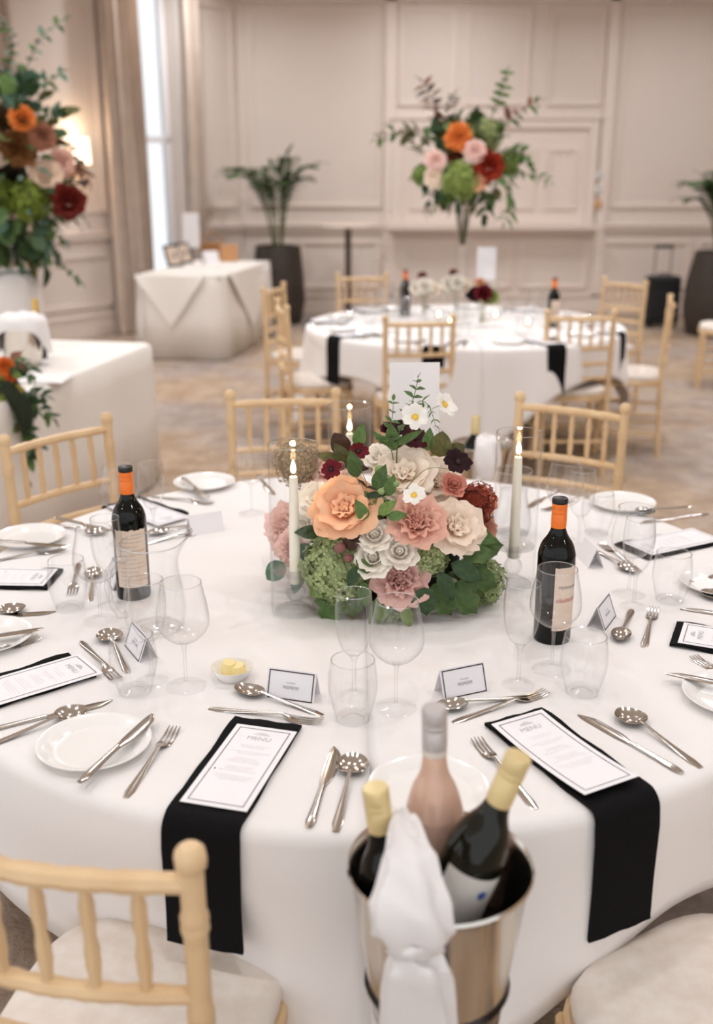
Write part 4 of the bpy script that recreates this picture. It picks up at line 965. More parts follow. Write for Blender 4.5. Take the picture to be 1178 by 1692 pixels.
B(480, 905, 2.14, 30, 'ruffled', PINK, 'rose', 'lower pink rose behind the left candle', (-0.6, 0, -0.2))
B(540, 778, 2.2, 34, 'open', PINK, 'rose', 'pink rose at the upper left', (-0.4, 0, 0.6))
B(518, 822, 2.12, 30, 'open', IVORY, 'rose', 'white rose at the left edge', (-0.6, 0, 0.3))
B(500, 868, 2.1, 24, 'tight', IVORY, 'spray_rose', 'white bloom behind the left candle', (-0.5, 0, 0.0))
B(802, 826, 2.16, 24, 'ruffled', (232, 166, 140), 'rose', 'small salmon bloom at the right edge', (0.7, 0, 0.2))
B(806, 872, 2.16, 22, 'ruffled', (232, 172, 150), 'rose', 'small pink bloom low at the right edge', (0.8, 0, -0.1))
B(750, 800, 2.06, 20, 'tight', (232, 158, 138), 'spray_rose', 'coral spray rose beside the rust hydrangea', (0.3, 0, 0.4))
B(625, 752, 2.17, 26, 'open', IVORY, 'rose', 'white rose at the back', (-0.1, 0, 0.9))
for px, py, Y, r, col, off in ((547, 775, 1.98, 17, BURG, (-0.3, 0, 0)), (592, 745, 2.08, 17, BURG, (0.1, 0, 0.8)), (757, 762, 2.04, 23, CHOC, (0.4, 0, 0.2)), (686, 722, 2.12, 22, (72, 18, 30), (0.5, 0, 0.5)), (664, 707, 2.16, 16, CHOC, (0, 0, 0.6)), (640, 706, 2.12, 12, (84, 30, 44), (-0.5, 0, 0.8))):
    B(px, py, Y, r, 'cosmos' if r > 12 else 'tight', col, 'cosmos', 'dark burgundy cosmos', off, (40, 12, 14))
for px, py, Y, r, off in ((686, 689, 2.06, 21, (0.1, 0, 0.0)), (684, 818, 1.95, 19, (-0.2, 0, 0.3)), (735, 668, 2.12, 21, (1.2, 0, 0.5))):
    B(px, py, Y, r, 'anemone', (250, 247, 240), 'anemone', 'white anemone with yellow centre', off, (238, 200, 70))
def H(px, py, Y, rpx, col, lab, n=110, off=(0, 0, 0), sq=(1, 1, 1), seed=1, fl=0.27):
    pos = UY(px, py, Y); R = rad_of(rpx, pos); return hydrangea(arr, AB, pos, facing(pos, off), R, col, lab, n, seed, sq, fl)
H(556, 942, 2.02, 56, (188, 202, 146), 'green hydrangea head low at the left', 300, (-0.3, 0, -0.2), (1, 1.1, 0.9), 2, 0.2)
H(708, 922, 2.0, 32, (194, 206, 150), 'small green hydrangea right of the white roses', 110, (0.1, 0, 0), (1, 1, 1), 3, 0.25)
H(796, 960, 2.06, 38, (168, 186, 130), 'green hydrangea low at the right', 150, (0.4, 0, -0.1), (1, 1, 1), 4, 0.23)
H(778, 838, 2.1, 46, (150, 62, 42), 'rust red hydrangea at the right', 170, (0.5, 0, 0.3), (1.0, 0.8, 0.9), 5, 0.2)
H(612, 835, 2.02, 30, (124, 150, 92), 'green buds in the middle', 46, (0, 0, 0.2), (1, 1, 1), 6, 0.3)
H(492, 766, 2.22, 42, (196, 176, 144), 'tan dried seed head behind the left candle', 420, (-0.4, 0, 0.4), (0.95, 1, 1.25), 7, 0.1)
H(650, 1010, 1.985, 26, (186, 202, 152), 'pale green hydrangea florets at the bottom front', 40, (0, 0, -0.4), (1.3, 1, 0.8), 8, 0.34)
# leaves: large ones where the photo shows them, then a collar and filler
def LF(px, py, Y, dx, dz, Lpx, kind, col, dy=-0.25, up=(0, -1, 0.5)):
    pos = UY(px, py, Y); leaf(arr, AB, kind, col, pos, (dx, dy, dz), rad_of(Lpx, pos), up)
for a in ((556, 975, 1.99, -0.3, -0.9, 62, 'lobed', 'green'), (575, 965, 1.98, 0.15, -1, 60, 'lobed', 'green'), (545, 960, 1.99, -0.8, -0.5, 40, 'round', 'bright'), (600, 960, 1.96, 0.1, -0.9, 46, 'ovate', 'green'), (590, 935, 1.95, -0.3, -0.7, 40, 'ovate', 'dark'),
          (715, 965, 1.97, 0.5, -0.75, 62, 'lobed', 'green'), (745, 965, 1.98, 0.6, -0.6, 66, 'lobed', 'green'), (700, 970, 1.95, 0.1, -0.9, 50, 'lobed', 'dark'), (770, 945, 2.0, 0.8, -0.3, 56, 'lobed', 'green'), (745, 930, 1.98, 0.5, -0.2, 60, 'ovate', 'dark'), (760, 915, 2.0, 0.8, 0.1, 60, 'ovate', 'green'), (725, 945, 1.96, 0.3, -0.5, 54, 'ovate', 'dark'),
          (640, 995, 1.955, -0.4, -0.8, 40, 'ovate', 'bright'), (665, 998, 1.95, 0.3, -0.8, 42, 'ovate', 'bright'), (625, 985, 1.96, -0.3, -1.0, 56, 'lance', 'green'),
          (590, 790, 2.03, -0.2, 1, 50, 'ovate', 'green'), (620, 810, 2.0, 0.3, 0.9, 48, 'ovate', 'green'), (600, 820, 2.0, 0.9, 0.2, 46, 'lance', 'dark'), (640, 820, 1.99, 0.2, 0.8, 40, 'ovate', 'green'), (625, 850, 1.97, 0.5, 0.5, 40, 'ovate', 'bright'), (605, 860, 1.97, -0.2, 0.5, 44, 'ovate', 'green'), (640, 855, 1.96, 0.6, 0.2, 34, 'ovate', 'green'),
          (575, 770, 2.06, -0.5, 1, 46, 'ovate', 'olive'), (570, 750, 2.1, -0.4, 0.9, 40, 'round', 'bronze'), (590, 740, 2.1, 0.2, 1, 44, 'ovate', 'green'), (560, 760, 2.06, -0.9, 0.3, 38, 'ovate', 'olive'), (610, 775, 2.06, -0.9, 0.2, 48, 'lance', 'bronze'),
          (725, 755, 2.12, 0.1, 1, 44, 'round', 'olive'), (738, 760, 2.12, 0.7, 0.8, 38, 'round', 'olive'), (705, 745, 2.12, 0.1, 1, 40, 'ovate', 'green'), (650, 745, 2.1, -0.1, 1, 48, 'ovate', 'green'), (655, 735, 2.08, 0.7, 0.5, 52, 'lance', 'green'), (645, 738, 2.08, -0.6, 0.6, 44, 'lance', 'green'),
          (775, 880, 2.04, 0.9, -0.2, 50, 'ovate', 'green'), (785, 905, 2.06, 0.9, 0.2, 46, 'lobed', 'green'), (470, 930, 2.12, -0.6, -0.5, 40, 'round', 'blue'), (520, 905, 2.04, -0.7, -0.4, 44, 'round', 'blue'), (495, 940, 2.08, -0.2, -0.9, 44, 'ovate', 'blue'), (530, 880, 2.03, -0.4, 0.1, 46, 'ovate', 'dark'), (600, 890, 1.96, -0.9, 0.2, 34, 'ovate', 'bronze'), (572, 905, 1.965, 0.4, 0.6, 34, 'round', 'bronze'), (588, 925, 1.955, 0.5, -0.3, 40, 'ovate', 'green')):
    LF(*a)
r_ = random.Random(11)
for k in range(110):
    a = r_.uniform(0, 2 * PI); e = r_.uniform(-0.1, 1.3) ** 1.0; d = Vector((math.cos(a) * math.cos(e), math.sin(a) * math.cos(e), math.sin(e)))
    pos = AB + Vector((0.01 + d.x * 0.165, d.y * 0.125, 0.075 + d.z * 0.115)); leaf(arr, AB, r_.choice(('ovate', 'ovate', 'lobed', 'lance')), r_.choice(('green', 'dark', 'dark', 'green', 'bright')), pos, d + Vector((0, 0, r_.uniform(-0.5, 0.5))), r_.uniform(0.045, 0.07), (d.x, d.y, 1))
def SP(pp, r, lk, lc, L, n, Y, **k):
    sprig(arr, AB, [UY(px, py, Y + q) for px, py, q in pp], r, lk, lc, L, n, **k)
SP(((655, 775, 0), (658, 720, 0), (672, 690, 0), (684, 655, 0), (690, 628, 0)), 0.0016, 'ovate', 'green', 0.034, 8, 2.1, spread=0.9)
SP(((672, 700, 0), (690, 665, -0.02), (706, 668, -0.03), (716, 690, -0.03), (720, 706, -0.03)), 0.0011, 'lance', 'green', 0.024, 6, 2.1)
SP(((650, 760, 0), (642, 715, -0.02), (648, 690, -0.03), (650, 662, -0.02)), 0.0013, 'ovate', 'green', 0.03, 5, 2.09)
SP(((668, 730, 0), (690, 700, -0.02), (715, 675, 0), (732, 670, 0.0)), 0.001, 'lance', 'green', 0.02, 0, 2.12, name='flower_stem')
SP(((650, 840, 0.0), (672, 806, -0.05), (705, 775, -0.08), (742, 775, -0.08)), 0.0011, 'lance', 'green', 0.02, 0, 2.06, name='flower_stem')
SP(((610, 850, 0.0), (590, 790, -0.03), (570, 775, -0.05), (555, 778, -0.06)), 0.001, 'lance', 'green', 0.02, 0, 2.04, name='flower_stem')
SP(((600, 830, 0.0), (605, 800, -0.03), (595, 775, -0.03), (585, 765, 0)), 0.001, 'lance', 'bronze', 0.03, 3, 2.04)
for px, py, Y, rr in ((628, 778, 2.02, 0.013), (640, 790, 2.0, 0.008), (655, 800, 1.98, 0.007), (630, 812, 1.98, 0.008), (563, 770, 2.0, 0.011), (575, 922, 1.96, 0.011), (562, 905, 1.96, 0.013)):
    pos = UY(px, py, Y) - AB; b = MB().lathe(smoothprof([(0, -1), (0.6, -0.7), (0.9, 0.0), (0.55, 0.8), (0, 1.15)], 3), 10)
    b.xf(Matrix.Translation(pos) @ frame((rnd.uniform(-.6, .6), -0.6, rnd.uniform(-0.2, 1))).to_4x4() @ Matrix.Scale(rr, 4)).obj('bud', mat('bud_green', (134, 154, 96), 0.5) if py < 850 and px > 570 else mat('bud_plum', (132, 84, 78), 0.5), arr)
# ================================================================== foreground ice bucket on its stand
ROSE = mat('rose_wine', (226, 146, 112), 0.08, spec=0.5, coat=0.5); ROSED = mat('rose_bottle_glass', (250, 206, 182), 0.04, spec=0.5, trans=0.3)
GOLDC = mat('pale_gold_capsule', (222, 200, 146), 0.35, metal=0.15); PEARL = mat('pearl_grey_capsule', (196, 190, 188), 0.35, metal=0.3); SALT = mat('white_bottle_label', (222, 216, 208), 0.7); BLUEI = mat('blue_print', (62, 92, 168), 0.6)
GREENG = mat('olive_bottle_glass', (22, 22, 13), 0.05, spec=0.35)
def bucket(name, label, loc, rz, R=0.115, Hb=0.215, stand=True, cat='ice bucket'):
    t = thing(name, label, cat, loc, rz)     # origin at the bucket's floor
    o = [(0.0, 0.0), (R * 0.68, 0.0), (R * 0.72, 0.006), (R * 0.74, 0.03), (R * 0.86, 0.13), (R * 0.95, Hb - 0.012), (R * 0.985, Hb - 0.004), (R, Hb), (R * 0.985, Hb + 0.004), (R * 0.95, Hb - 0.001), (R * 0.925, Hb - 0.014), (R * 0.84, 0.13), (R * 0.7, 0.012), (0, 0.01)]
    MB().lathe(o, 48).obj('pail', CHROME, t); return t
RIMZ = 0.825; bk = UY(727, 1428, 1.08); bx, by_ = bk.x, 1.08; Hb = 0.22; bz = RIMZ - Hb
BUC = bucket('wine_bucket', 'polished steel wine bucket in the foreground holding three bottles', (bx, by_, bz), 0, 0.115, Hb)
st = thing('bucket_stand', 'steel floor stand carrying the foreground wine bucket', 'stand', (bx, by_, 0))
MB().lathe([(0.082, bz + 0.045), (0.089, bz + 0.04), (0.093, bz + 0.05), (0.089, bz + 0.058), (0.0835, bz + 0.052)], 40).obj('ring', mat('dark_steel_ring', (60, 56, 54), 0.25, metal=1.0), st)
for k in range(3):
    a = 2 * PI * k / 3 + 0.5; ca, sa = math.cos(a), math.sin(a)
    MB().tube([(0.091 * ca, 0.091 * sa, bz + 0.05), (0.088 * ca, 0.088 * sa, bz - 0.02), (0.05 * ca, 0.05 * sa, bz - 0.06), (0.012 * ca, 0.012 * sa, bz - 0.09)], 0.006, 8).obj('arm', CHROME, st)
MB().tube([(0, 0, 0.02), (0, 0, bz - 0.085)], 0.013, 12).obj('pole', CHROME, st)
MB().lathe([(0, 0.0), (0.13, 0.0), (0.132, 0.006), (0.05, 0.018), (0.016, 0.04), (0, 0.04)], 32).obj('base', CHROME, st)
def slim_bottle(name, label, neck_px, Yd, tilt, mats, length=0.31, r=0.037, capl=0.062, group='bottles in the foreground bucket', lbl=None):
    """tall bottle standing in the bucket; its cap top sits at neck_px"""
    top = UY(neck_px[0], neck_px[1], Yd); ax = Vector(tilt).normalized(); bot = top - ax * length
    t = thing(name, label, 'bottle', bot, 0, group); t.rotation_mode = 'QUATERNION'; t.rotation_quaternion = frame(ax, (1, 0, 0)).to_quaternion()
    L = length; glassm, liquid, capm = mats
    body = smoothprof([(0.02, 0.004), (r * 0.93, 0.0), (r, 0.008), (r, 0.06), (r, L * 0.52), (r * 0.97, L * 0.58), (r * 0.78, L * 0.66), (r * 0.52, L * 0.725), (0.0152, L * 0.785), (0.0145, L * 0.83), (0.0142, L - 0.005), (0.013, L - 0.001), (0, L - 0.001)], 4)
    MB().lathe([(0, 0.006)] + body, 36).obj('body', glassm, t)
    c0 = L - capl
    MB().lathe([(0.0155, c0), (0.0158, c0 + 0.003), (0.0158, L - 0.03), (0.0152, L - 0.029), (0.0152, L - 0.0275), (0.0158, L - 0.0265), (0.0158, L - 0.022), (0.0152, L - 0.021), (0.0158, L - 0.02), (0.016, L - 0.003), (0.0145, L), (0, L + 0.0005)], 28).obj('capsule', capm, t)
    if lbl:
        lb = curved_label(r + 0.0004, -PI / 2 - 1.0, -PI / 2 + 1.0, lbl[0], lbl[1], 14).obj('label', SALT, t)
        P = []; R2 = r + 0.001
        for i in range(9):
            a = -PI / 2 + 0.28 + 0.3 * i / 8; q = math.sqrt(max(0, 1 - ((i - 4) / 4.2) ** 2)) * 0.006; P.append([(R2 * math.cos(a), R2 * math.sin(a), lbl[1] - 0.022 + s * q) for s in (-1, 1)])
        MB().grid(P).obj('blue_emblem', BLUEI, lb)
    return t
slim_bottle('white_wine_bottle', 'dark bottle with pale gold capsule at the left of the foreground bucket', (620, 1300), 1.06, (-0.12, -0.02, 1), (BOTTLE, None, GOLDC), 0.3, 0.036, 0.058)
rb = slim_bottle('rose_wine_bottle', 'pink wine bottle with grey capsule at the back of the bucket', (718, 1168), 1.125, (-0.02, 0.03, 1), (ROSED, None, PEARL), 0.325, 0.0365, 0.055)
MB().lathe([(0, 0.012)] + [(q_ * 0.0335, z_) for q_, z_ in ((0.9, 0.012), (1, 0.02), (1, 0.168), (0.98, 0.178), (0, 0.179))], 28).obj('wine', mat('rose_wine_liquid', (206, 118, 74), 0.1, trans=0.4), rb)
MB().lathe([(0.0152, 0.262), (0.0155, 0.264), (0.0155, 0.27), (0.0152, 0.272)], 24).obj('clear_neck', mat('clear_neck_band', (226, 216, 208), 0.2), rb)
slim_bottle('white_wine_bottle', 'dark olive bottle with gold capsule leaning right in the foreground bucket', (858, 1248), 1.05, (0.34, -0.02, 1), (GREENG, None, GOLDC), 0.305, 0.037, 0.066, lbl=(0.05, 0.155))
# tied white napkin over the bucket rim
NAPW = mat('white_service_napkin', (230, 226, 225), 0.85, bump=0.1, bscale=500)
def cloth_strip(pts, widths, depth, seed=0, n=14):
    """hanging folded cloth: pleated oval sections along a path"""
    r = random.Random(seed); ph = r.uniform(0, 6); Q = bez(pts, 5); W = []
    m = len(pts) - 1
    for i in range(len(Q)):
        u = i / (len(Q) - 1) * m; k = min(int(u), m - 1); W.append(widths[k] + (widths[k + 1] - widths[k]) * (u - k))
    R = []
    for i, (p, w_) in enumerate(zip(Q, W)):
        ring = []
        for j in range(n * 2):
            a = 2 * PI * j / (n * 2); pl = 1 + 0.2 * math.sin(5 * a + ph + i * 0.1) + 0.06 * math.sin(11 * a + i * 0.05); ring.append(p + Vector((w_ * math.cos(a) * pl, -depth * min(1, w_ / 0.02) * math.sin(a) * pl, 0.004 * math.sin(3 * a + i))))
        R.append(ring)
    return MB().rings(R, True, True)
ny = by_ - 0.115
sn = thing('service_napkin', 'white napkin knotted around the foreground bucket, tail hanging down', 'napkin', (bx, by_, RIMZ))
def Nw(px, py, Y): return UY(px, py, Y) - sn.location
cloth_strip([Nw(665, 1345, by_ - 0.02), Nw(672, 1392, by_ - 0.075), Nw(676, 1440, ny + 0.01), Nw(676, 1500, ny - 0.012), Nw(684, 1545, ny - 0.014), Nw(686, 1572, ny - 0.004)], [0.012, 0.022, 0.029, 0.04, 0.042, 0.02], 0.016, 1).obj('fold', NAPW, sn, ang=80)
cloth_strip([Nw(650, 1572, ny + 0.0), Nw(672, 1566, ny - 0.022), Nw(700, 1564, ny - 0.02), Nw(722, 1572, ny - 0.004)], [0.008, 0.012, 0.012, 0.008], 0.012, 2).obj('knot', NAPW, sn, ang=80)
cloth_strip([Nw(686, 1570, ny - 0.004), Nw(688, 1600, ny - 0.014), Nw(690, 1650, ny - 0.006), Nw(692, 1710, ny + 0.004), Nw(694, 1790, ny + 0.014)], [0.02, 0.032, 0.038, 0.042, 0.046], 0.013, 3).obj('tail', NAPW, sn, ang=80)
# second stand between the tables
b2 = U(812, 762, 0.74); sb = thing('bucket_stand', 'steel stand with bucket partly seen between the two tables', 'stand', (b2.x, 3.5, 0))
MB().lathe([(0.082, 0.58), (0.09, 0.575), (0.094, 0.585), (0.09, 0.593)], 32).obj('ring', CHROME, sb); MB().tube([(0, 0, 0.02), (0, 0, 0.5)], 0.013, 10).obj('pole', CHROME, sb)
MB().lathe([(0, 0.0), (0.13, 0.0), (0.132, 0.006), (0.05, 0.018), (0.016, 0.04), (0, 0.04)], 32).obj('base', CHROME, sb)
for k in range(3):
    a = 2 * PI * k / 3; MB().tube([(0.09 * math.cos(a), 0.09 * math.sin(a), 0.584), (0.05 * math.cos(a), 0.05 * math.sin(a), 0.52), (0.01 * math.cos(a), 0.01 * math.sin(a), 0.5)], 0.006, 8).obj('arm', CHROME, sb)
bu2 = bucket('wine_bucket', 'steel wine bucket partly seen between the two tables', (b2.x, 3.5, 0.53), 0, 0.11, 0.21)
g2 = thing('white_wine_bottle', 'gold-capped bottle standing in the bucket between the tables', 'bottle', (b2.x - 0.03, 3.5, 0.545)); MB().lathe([(0, 0.006)] + bottle_profile(), 28).obj('body', BOTTLE, g2)
MB().lathe([(0.0148, 0.232), (0.015, 0.29), (0.013, 0.294), (0, 0.2942)], 20).obj('capsule', GOLDC, g2)
sn2 = thing('service_napkin', 'white napkin tied on the bucket between the two tables', 'napkin', (b2.x, 3.5, 0.74))
cloth_strip([(-0.0, -0.03, 0.04), (0.0, -0.1, 0.03), (0.0, -0.125, -0.03), (0.0, -0.12, -0.09)], [0.02, 0.035, 0.04, 0.02], 0.018, 4).obj('fold', NAPW, sn2, ang=80)
cloth_strip([(-0.01, -0.115, -0.08), (-0.005, -0.115, -0.14), (0, -0.1, -0.24)], [0.018, 0.032, 0.04], 0.015, 5).obj('tail', NAPW, sn2, ang=80)
# ================================================================== far table ware
def fU(px, py): return U(px, py, T)
GP, GG = 'side plates on the far table', 'glasses on the far table'
def polar(c, R, deg): a = math.radians(deg); return Vector((c.x + R * math.sin(a), c.y - R * math.cos(a), T))
DEG = [(-54, 'near left'), (-15, 'front'), (25, 'near right'), (64, 'right'), (104, 'far right'), (144, 'back right'), (-176, 'back'), (-136, 'back left'), (-95, 'left')]
def FY(px, Y): return Vector((UY(px, 530, Y).x, Y, T))
for k, (dg, nm) in enumerate(DEG):
    p = polar(FC, 0.8, dg - 13); plateP.put((p.x, p.y, T + 0.0005), 0, 'white side plate at the %s of the far table' % nm, GP)
    p = polar(FC, 0.5, dg + 8); wineP.put((p.x, p.y, T + 0.0005), 0, 'wine glass at the %s of the far table' % nm, GG)
    p = polar(FC, 0.57, dg + 12); fluteP.put((p.x, p.y, T + 0.0005), 0, 'champagne flute at the %s of the far table' % nm, GG)
    p = polar(FC, 0.58, dg + 4); tumP.put((p.x, p.y, T + 0.0005), 0, 'tumbler at the %s of the far table' % nm, GG)
    a, b = polar(FC, 0.71, dg), polar(FC, 1.2, dg)
    if nm != 'back':
        napkin(tuple(a), tuple(b), 0.24, 'black napkin at the %s of the far table' % nm, c=FC, R=FR, group='black napkins on the far table')
        a2, b2_ = polar(FC, 0.715, dg), polar(FC, 0.945, dg); menu(menuP, tuple(a2), tuple(b2_), 'menu card at the %s of the far table' % nm)
    for P_, off, gr, nn in ((forkP, -7, 'far table forks', 'fork'), (knifeP, 7, 'far table knives', 'knife'), (soupP, 9.5, 'far table spoons', 'soup spoon')):
        p = polar(FC, 0.83, dg + off); P_.put((p.x, p.y, T + 0.001), yaw_to(FC - Vector((p.x, p.y, 0))), '%s at the %s of the far table' % (nn, nm), gr)
p = FY(669, 6.83); wine_bottle('red_wine_bottle', 'dark wine bottle with orange capsule at left on the far table', (p.x, p.y, T), 2.0)
p = FY(913, 6.3); wine_bottle('red_wine_bottle', 'dark wine bottle with orange capsule at right on the far table', (p.x, p.y, T), 0.4)
tp = FY(800, 6.6); t = thing('table_number_card', 'white table number card standing on the far table', 'card', (tp.x, tp.y, T))
q = UY(800, 408, tp.y).z - T
MB().box((0, 0, q - 0.1), (0.115, 0.002, 0.2)).obj('card', PAPER, t, smooth=False); MB().tube([(0, 0.003, 0.004), (0, 0.003, q - 0.17)], 0.003, 8).obj('stem', BRASS, t); MB().lathe([(0, 0), (0.04, 0), (0.038, 0.006), (0, 0.007)], 20).obj('base', BRASS, t)
# tealights
for px, py, lab in ((725, 528, 'left of two lit tealights at the front of the far table'), (743, 540, 'right of two lit tealights at the front of the far table'), (818, 528, 'small lit tealight right of the tall vase'), (872, 540, 'lit tealight near the right-hand bottle on the far table')):
    p = fU(px, py); t = thing('tealight', lab, 'tealight', (p.x, p.y, T), 0, 'tealights on the far table')
    MB().lathe([(0, 0.001), (0.026, 0.001), (0.03, 0.055), (0.028, 0.055), (0.024, 0.006), (0, 0.006)], 24).obj('glass_cup', GLASS, t); MB().lathe([(0, 0.007), (0.019, 0.007), (0.019, 0.022), (0, 0.022)], 18).obj('wax', WAX, t)
    MB().lathe(smoothprof([(0, 0.022), (0.006, 0.029), (0.004, 0.042), (0, 0.052)], 3), 10).obj('flame', FLAME, t)
# bud vases
for px, py, lab, col in ((700, 6.65, 'small vase of white flowers on the far table, left of the tall vase', 0), (795, 6.25, 'small vase of dark and green flowers on the far table', 1), (752, 6.85, 'small vase of white flowers at the foot of the tall vase', 0)):
    p = FY(px, py); t = thing('bud_vase', lab, 'vase', (p.x, p.y, T), 0, 'bud vases on the far table')
    MB().lathe(shell([(0, 0.004)] + smoothprof([(0.024, 0.0), (0.03, 0.02), (0.02, 0.06), (0.012, 0.1), (0.016, 0.125)], 3), 0.0015), 20).obj('vase', GLASS, t); base = p
    for k in range(4): d = Vector((0.03 * math.cos(k * 1.7), 0.03 * math.sin(k * 1.7), 0.19 + 0.02 * k)); MB().tube([(0, 0, 0.02), d * 0.6, d], 0.0016, 5).obj('stem', STEM, t)
    for k in range(12): a = k * 2.4; leaf(t, base, 'ovate', ('green', 'bright')[k % 2], base + Vector((0.015 * math.cos(a), 0.015 * math.sin(a), 0.14 + 0.004 * k)), (math.cos(a), math.sin(a), 0.3), 0.055)
    cols = (IVORY, CREAM, IVORY, BURG) if col == 0 else (CHOC, (150, 160, 90), BURG, (196, 130, 90))
    for k, (cc, o) in enumerate(zip(cols, ((-0.04, 0, 0.2), (0.045, -0.01, 0.19), (0.005, -0.03, 0.215), (-0.015, 0.01, 0.27)))):
        bloom(t, base, 'tight' if k < 3 else 'cosmos', cc, base + Vector(o), facing(base, (0, 0, 0.5)), 0.05 if k < 3 else 0.03, 'flower', None, (40, 14, 16) if k == 3 else None)
# ---------------------------------------------------------------- tall arrangements
def blob(root, base, C, spec, hyd, sprigs, filler, seed, Lf=0.1, cols=('green', 'dark', 'olive')):
    r = random.Random(seed)
    for px, py, dY, rpx, style, col, lab in spec:
        pos = UY(px, py, C.y + dY); bloom(root, base, style, col, pos, facing(pos, (0, 0, 0.1)), rad_of(rpx, pos), 'rose', lab)
    for i, (px, py, dY, rpx, col, lab) in enumerate(hyd):
        pos = UY(px, py, C.y + dY); hydrangea(root, base, pos, facing(pos), rad_of(rpx, pos), col, lab, 90, i + seed, fl=0.26)
    for i, (pp, lk, lc, L, n) in enumerate(sprigs):
        sprig(root, base, [UY(px, py, C.y + q) for px, py, q in pp], 0.004, lk, lc, L, n, seed=i + seed, stem=mat('brown_stem', (96, 84, 58), 0.6), spread=1.0, shrink=0.35)
    for k in range(filler[0]):
        a, e = r.uniform(0, 2 * PI), r.uniform(-1.2, 1.45); d = Vector((math.cos(a) * math.cos(e), math.sin(a) * math.cos(e), math.sin(e))); q = r.uniform(0.55, 1.0)
        pos = C + Vector((d.x * filler[1] * q, d.y * filler[2] * q, d.z * filler[3] * q)); leaf(root, base, r.choice(('ovate', 'round', 'lance')), r.choice(cols), pos, d + Vector((r.uniform(-.4, .4), r.uniform(-.4, .4), r.uniform(-.5, .2))), Lf * r.uniform(0.7, 1.2), (d.x, d.y, 1))
vb = FY(760, 6.5); VB = Vector((vb.x, vb.y, T)); tall = thing('tall_flower_vase', 'tall clear glass vase on the far table crowned with orange, green and red flowers', 'flowers', VB)
vz = UY(762, 335, vb.y).z - T
MB().lathe([(0, 0.001), (0.085, 0.001), (0.087, 0.006), (0.05, 0.014), (0.04, 0.03), (0.037, vz * 0.4), (0.042, vz * 0.75), (0.06, vz), (0.057, vz), (0.039, vz * 0.75), (0.034, vz * 0.4), (0.034, 0.04), (0, 0.035)], 32).obj('vase', GLASS, tall)
for k in range(14):
    a = k * 2.4; MB().tube([(0.012 * math.cos(a), 0.012 * math.sin(a), vz * 0.66), (0.045 * math.cos(a), 0.045 * math.sin(a), vz), (0.1 * math.cos(a), 0.1 * math.sin(a), vz + 0.12)], 0.005, 5).obj('stem', mat('dark_stem', (78, 76, 44), 0.6), tall)
C = UY(775, 272, vb.y)
blob(tall, VB, C, [(758, 227, -0.22, 20, 'ruffled', (240, 140, 70), 'orange rose'), (785, 250, -0.25, 17, 'garden', PINK, 'pink rose'), (808, 275, -0.25, 22, 'tight', (160, 50, 32), 'rust red rose'), (720, 265, -0.22, 16, 'garden', PINK, 'pale pink rose'), (718, 293, -0.22, 16, 'garden', BLUSH, 'blush rose'), (790, 300, -0.25, 14, 'garden', PEACH, 'peach rose'), (752, 255, -0.1, 14, 'tight', (120, 60, 40), 'brown bloom')],
     [(760, 297, -0.2, 31, (158, 178, 96), 'large green hydrangea'), (800, 225, -0.05, 28, (168, 178, 120), 'pale green hydrangea'), (697, 290, -0.05, 16, (150, 174, 96), 'small green hydrangea'), (838, 270, 0.05, 20, (140, 160, 84), 'green hydrangea at right')],
     [(((745, 235, 0), (722, 195, 0), (715, 165, 0), (700, 140, 0)), 'ovate', ('bronze', 'rust'), 0.11, 7), (((735, 240, 0), (690, 222, 0), (655, 218, 0), (625, 228, 0)), 'ovate', ('green', 'olive'), 0.1, 7), (((740, 230, 0), (738, 185, 0), (748, 160, 0)), 'ovate', ('bronze', 'dark'), 0.1, 6),
      (((800, 230, 0), (815, 185, 0), (830, 150, 0), (838, 120, 0)), 'round', 'green', 0.07, 7), (((810, 235, 0), (845, 195, 0), (888, 168, 0)), 'ovate', ('green', 'rust'), 0.09, 7), (((825, 290, 0), (860, 285, 0), (905, 300, 0)), 'ovate', 'green', 0.08, 6), (((835, 250, 0), (865, 255, 0), (880, 280, 0)), 'round', 'green', 0.07, 5),
      (((720, 300, -0.1), (712, 320, -0.1), (706, 350, -0.1)), 'lance', 'dark', 0.1, 4), (((800, 310, -0.1), (803, 340, -0.1), (800, 365, -0.1)), 'ovate', 'dark', 0.1, 5), (((830, 305, -0.1), (845, 330, 0), (835, 362, 0)), 'lance', 'green', 0.12, 5), (((700, 250, 0), (680, 235, 0), (672, 225, 0)), 'ovate', 'olive', 0.1, 4)],
     (150, 0.29, 0.24, 0.24), 21, 0.1)
# plinth and tall arrangement at the left
pz = 1.06; PY = 6.55; pc = UY(26, 462, PY)
pl_ = thing('clothed_plinth', 'tall white clothed plinth at the left edge under the big flowers', 'plinth', (pc.x - 0.08, PY, 0))
MB().lathe([(0.0, pz - 0.02), (0.2, pz - 0.02), (0.2, pz - 0.045), (0, pz - 0.045)], 32).obj('top', PLY, pl_)
P = []
for k in range(97):
    a = 2 * PI * k / 96; f = 0.5 + 0.5 * math.sin(7 * a + 0.6); P.append([(r * math.cos(a), r * math.sin(a), z) for r, z in ((0.01, pz), (0.19, pz), (0.207, pz - 0.01), (0.212 + 0.008 * f, pz - 0.1), (0.214 + 0.025 * f, pz * 0.55), (0.22 + 0.05 * f, 0.02))])
MB().grid(P).obj('cloth', WHITE, pl_, ang=60); MB().tube([(0, 0, 0.0), (0, 0, pz - 0.045)], 0.04, 10).obj('post', DARKM, pl_)
LB = Vector((pc.x + 0.02, PY, pz + 0.001)); la = thing('tall_flower_arrangement', 'big trailing arrangement of eucalyptus, rust and orange blooms at the left edge', 'flowers', LB)
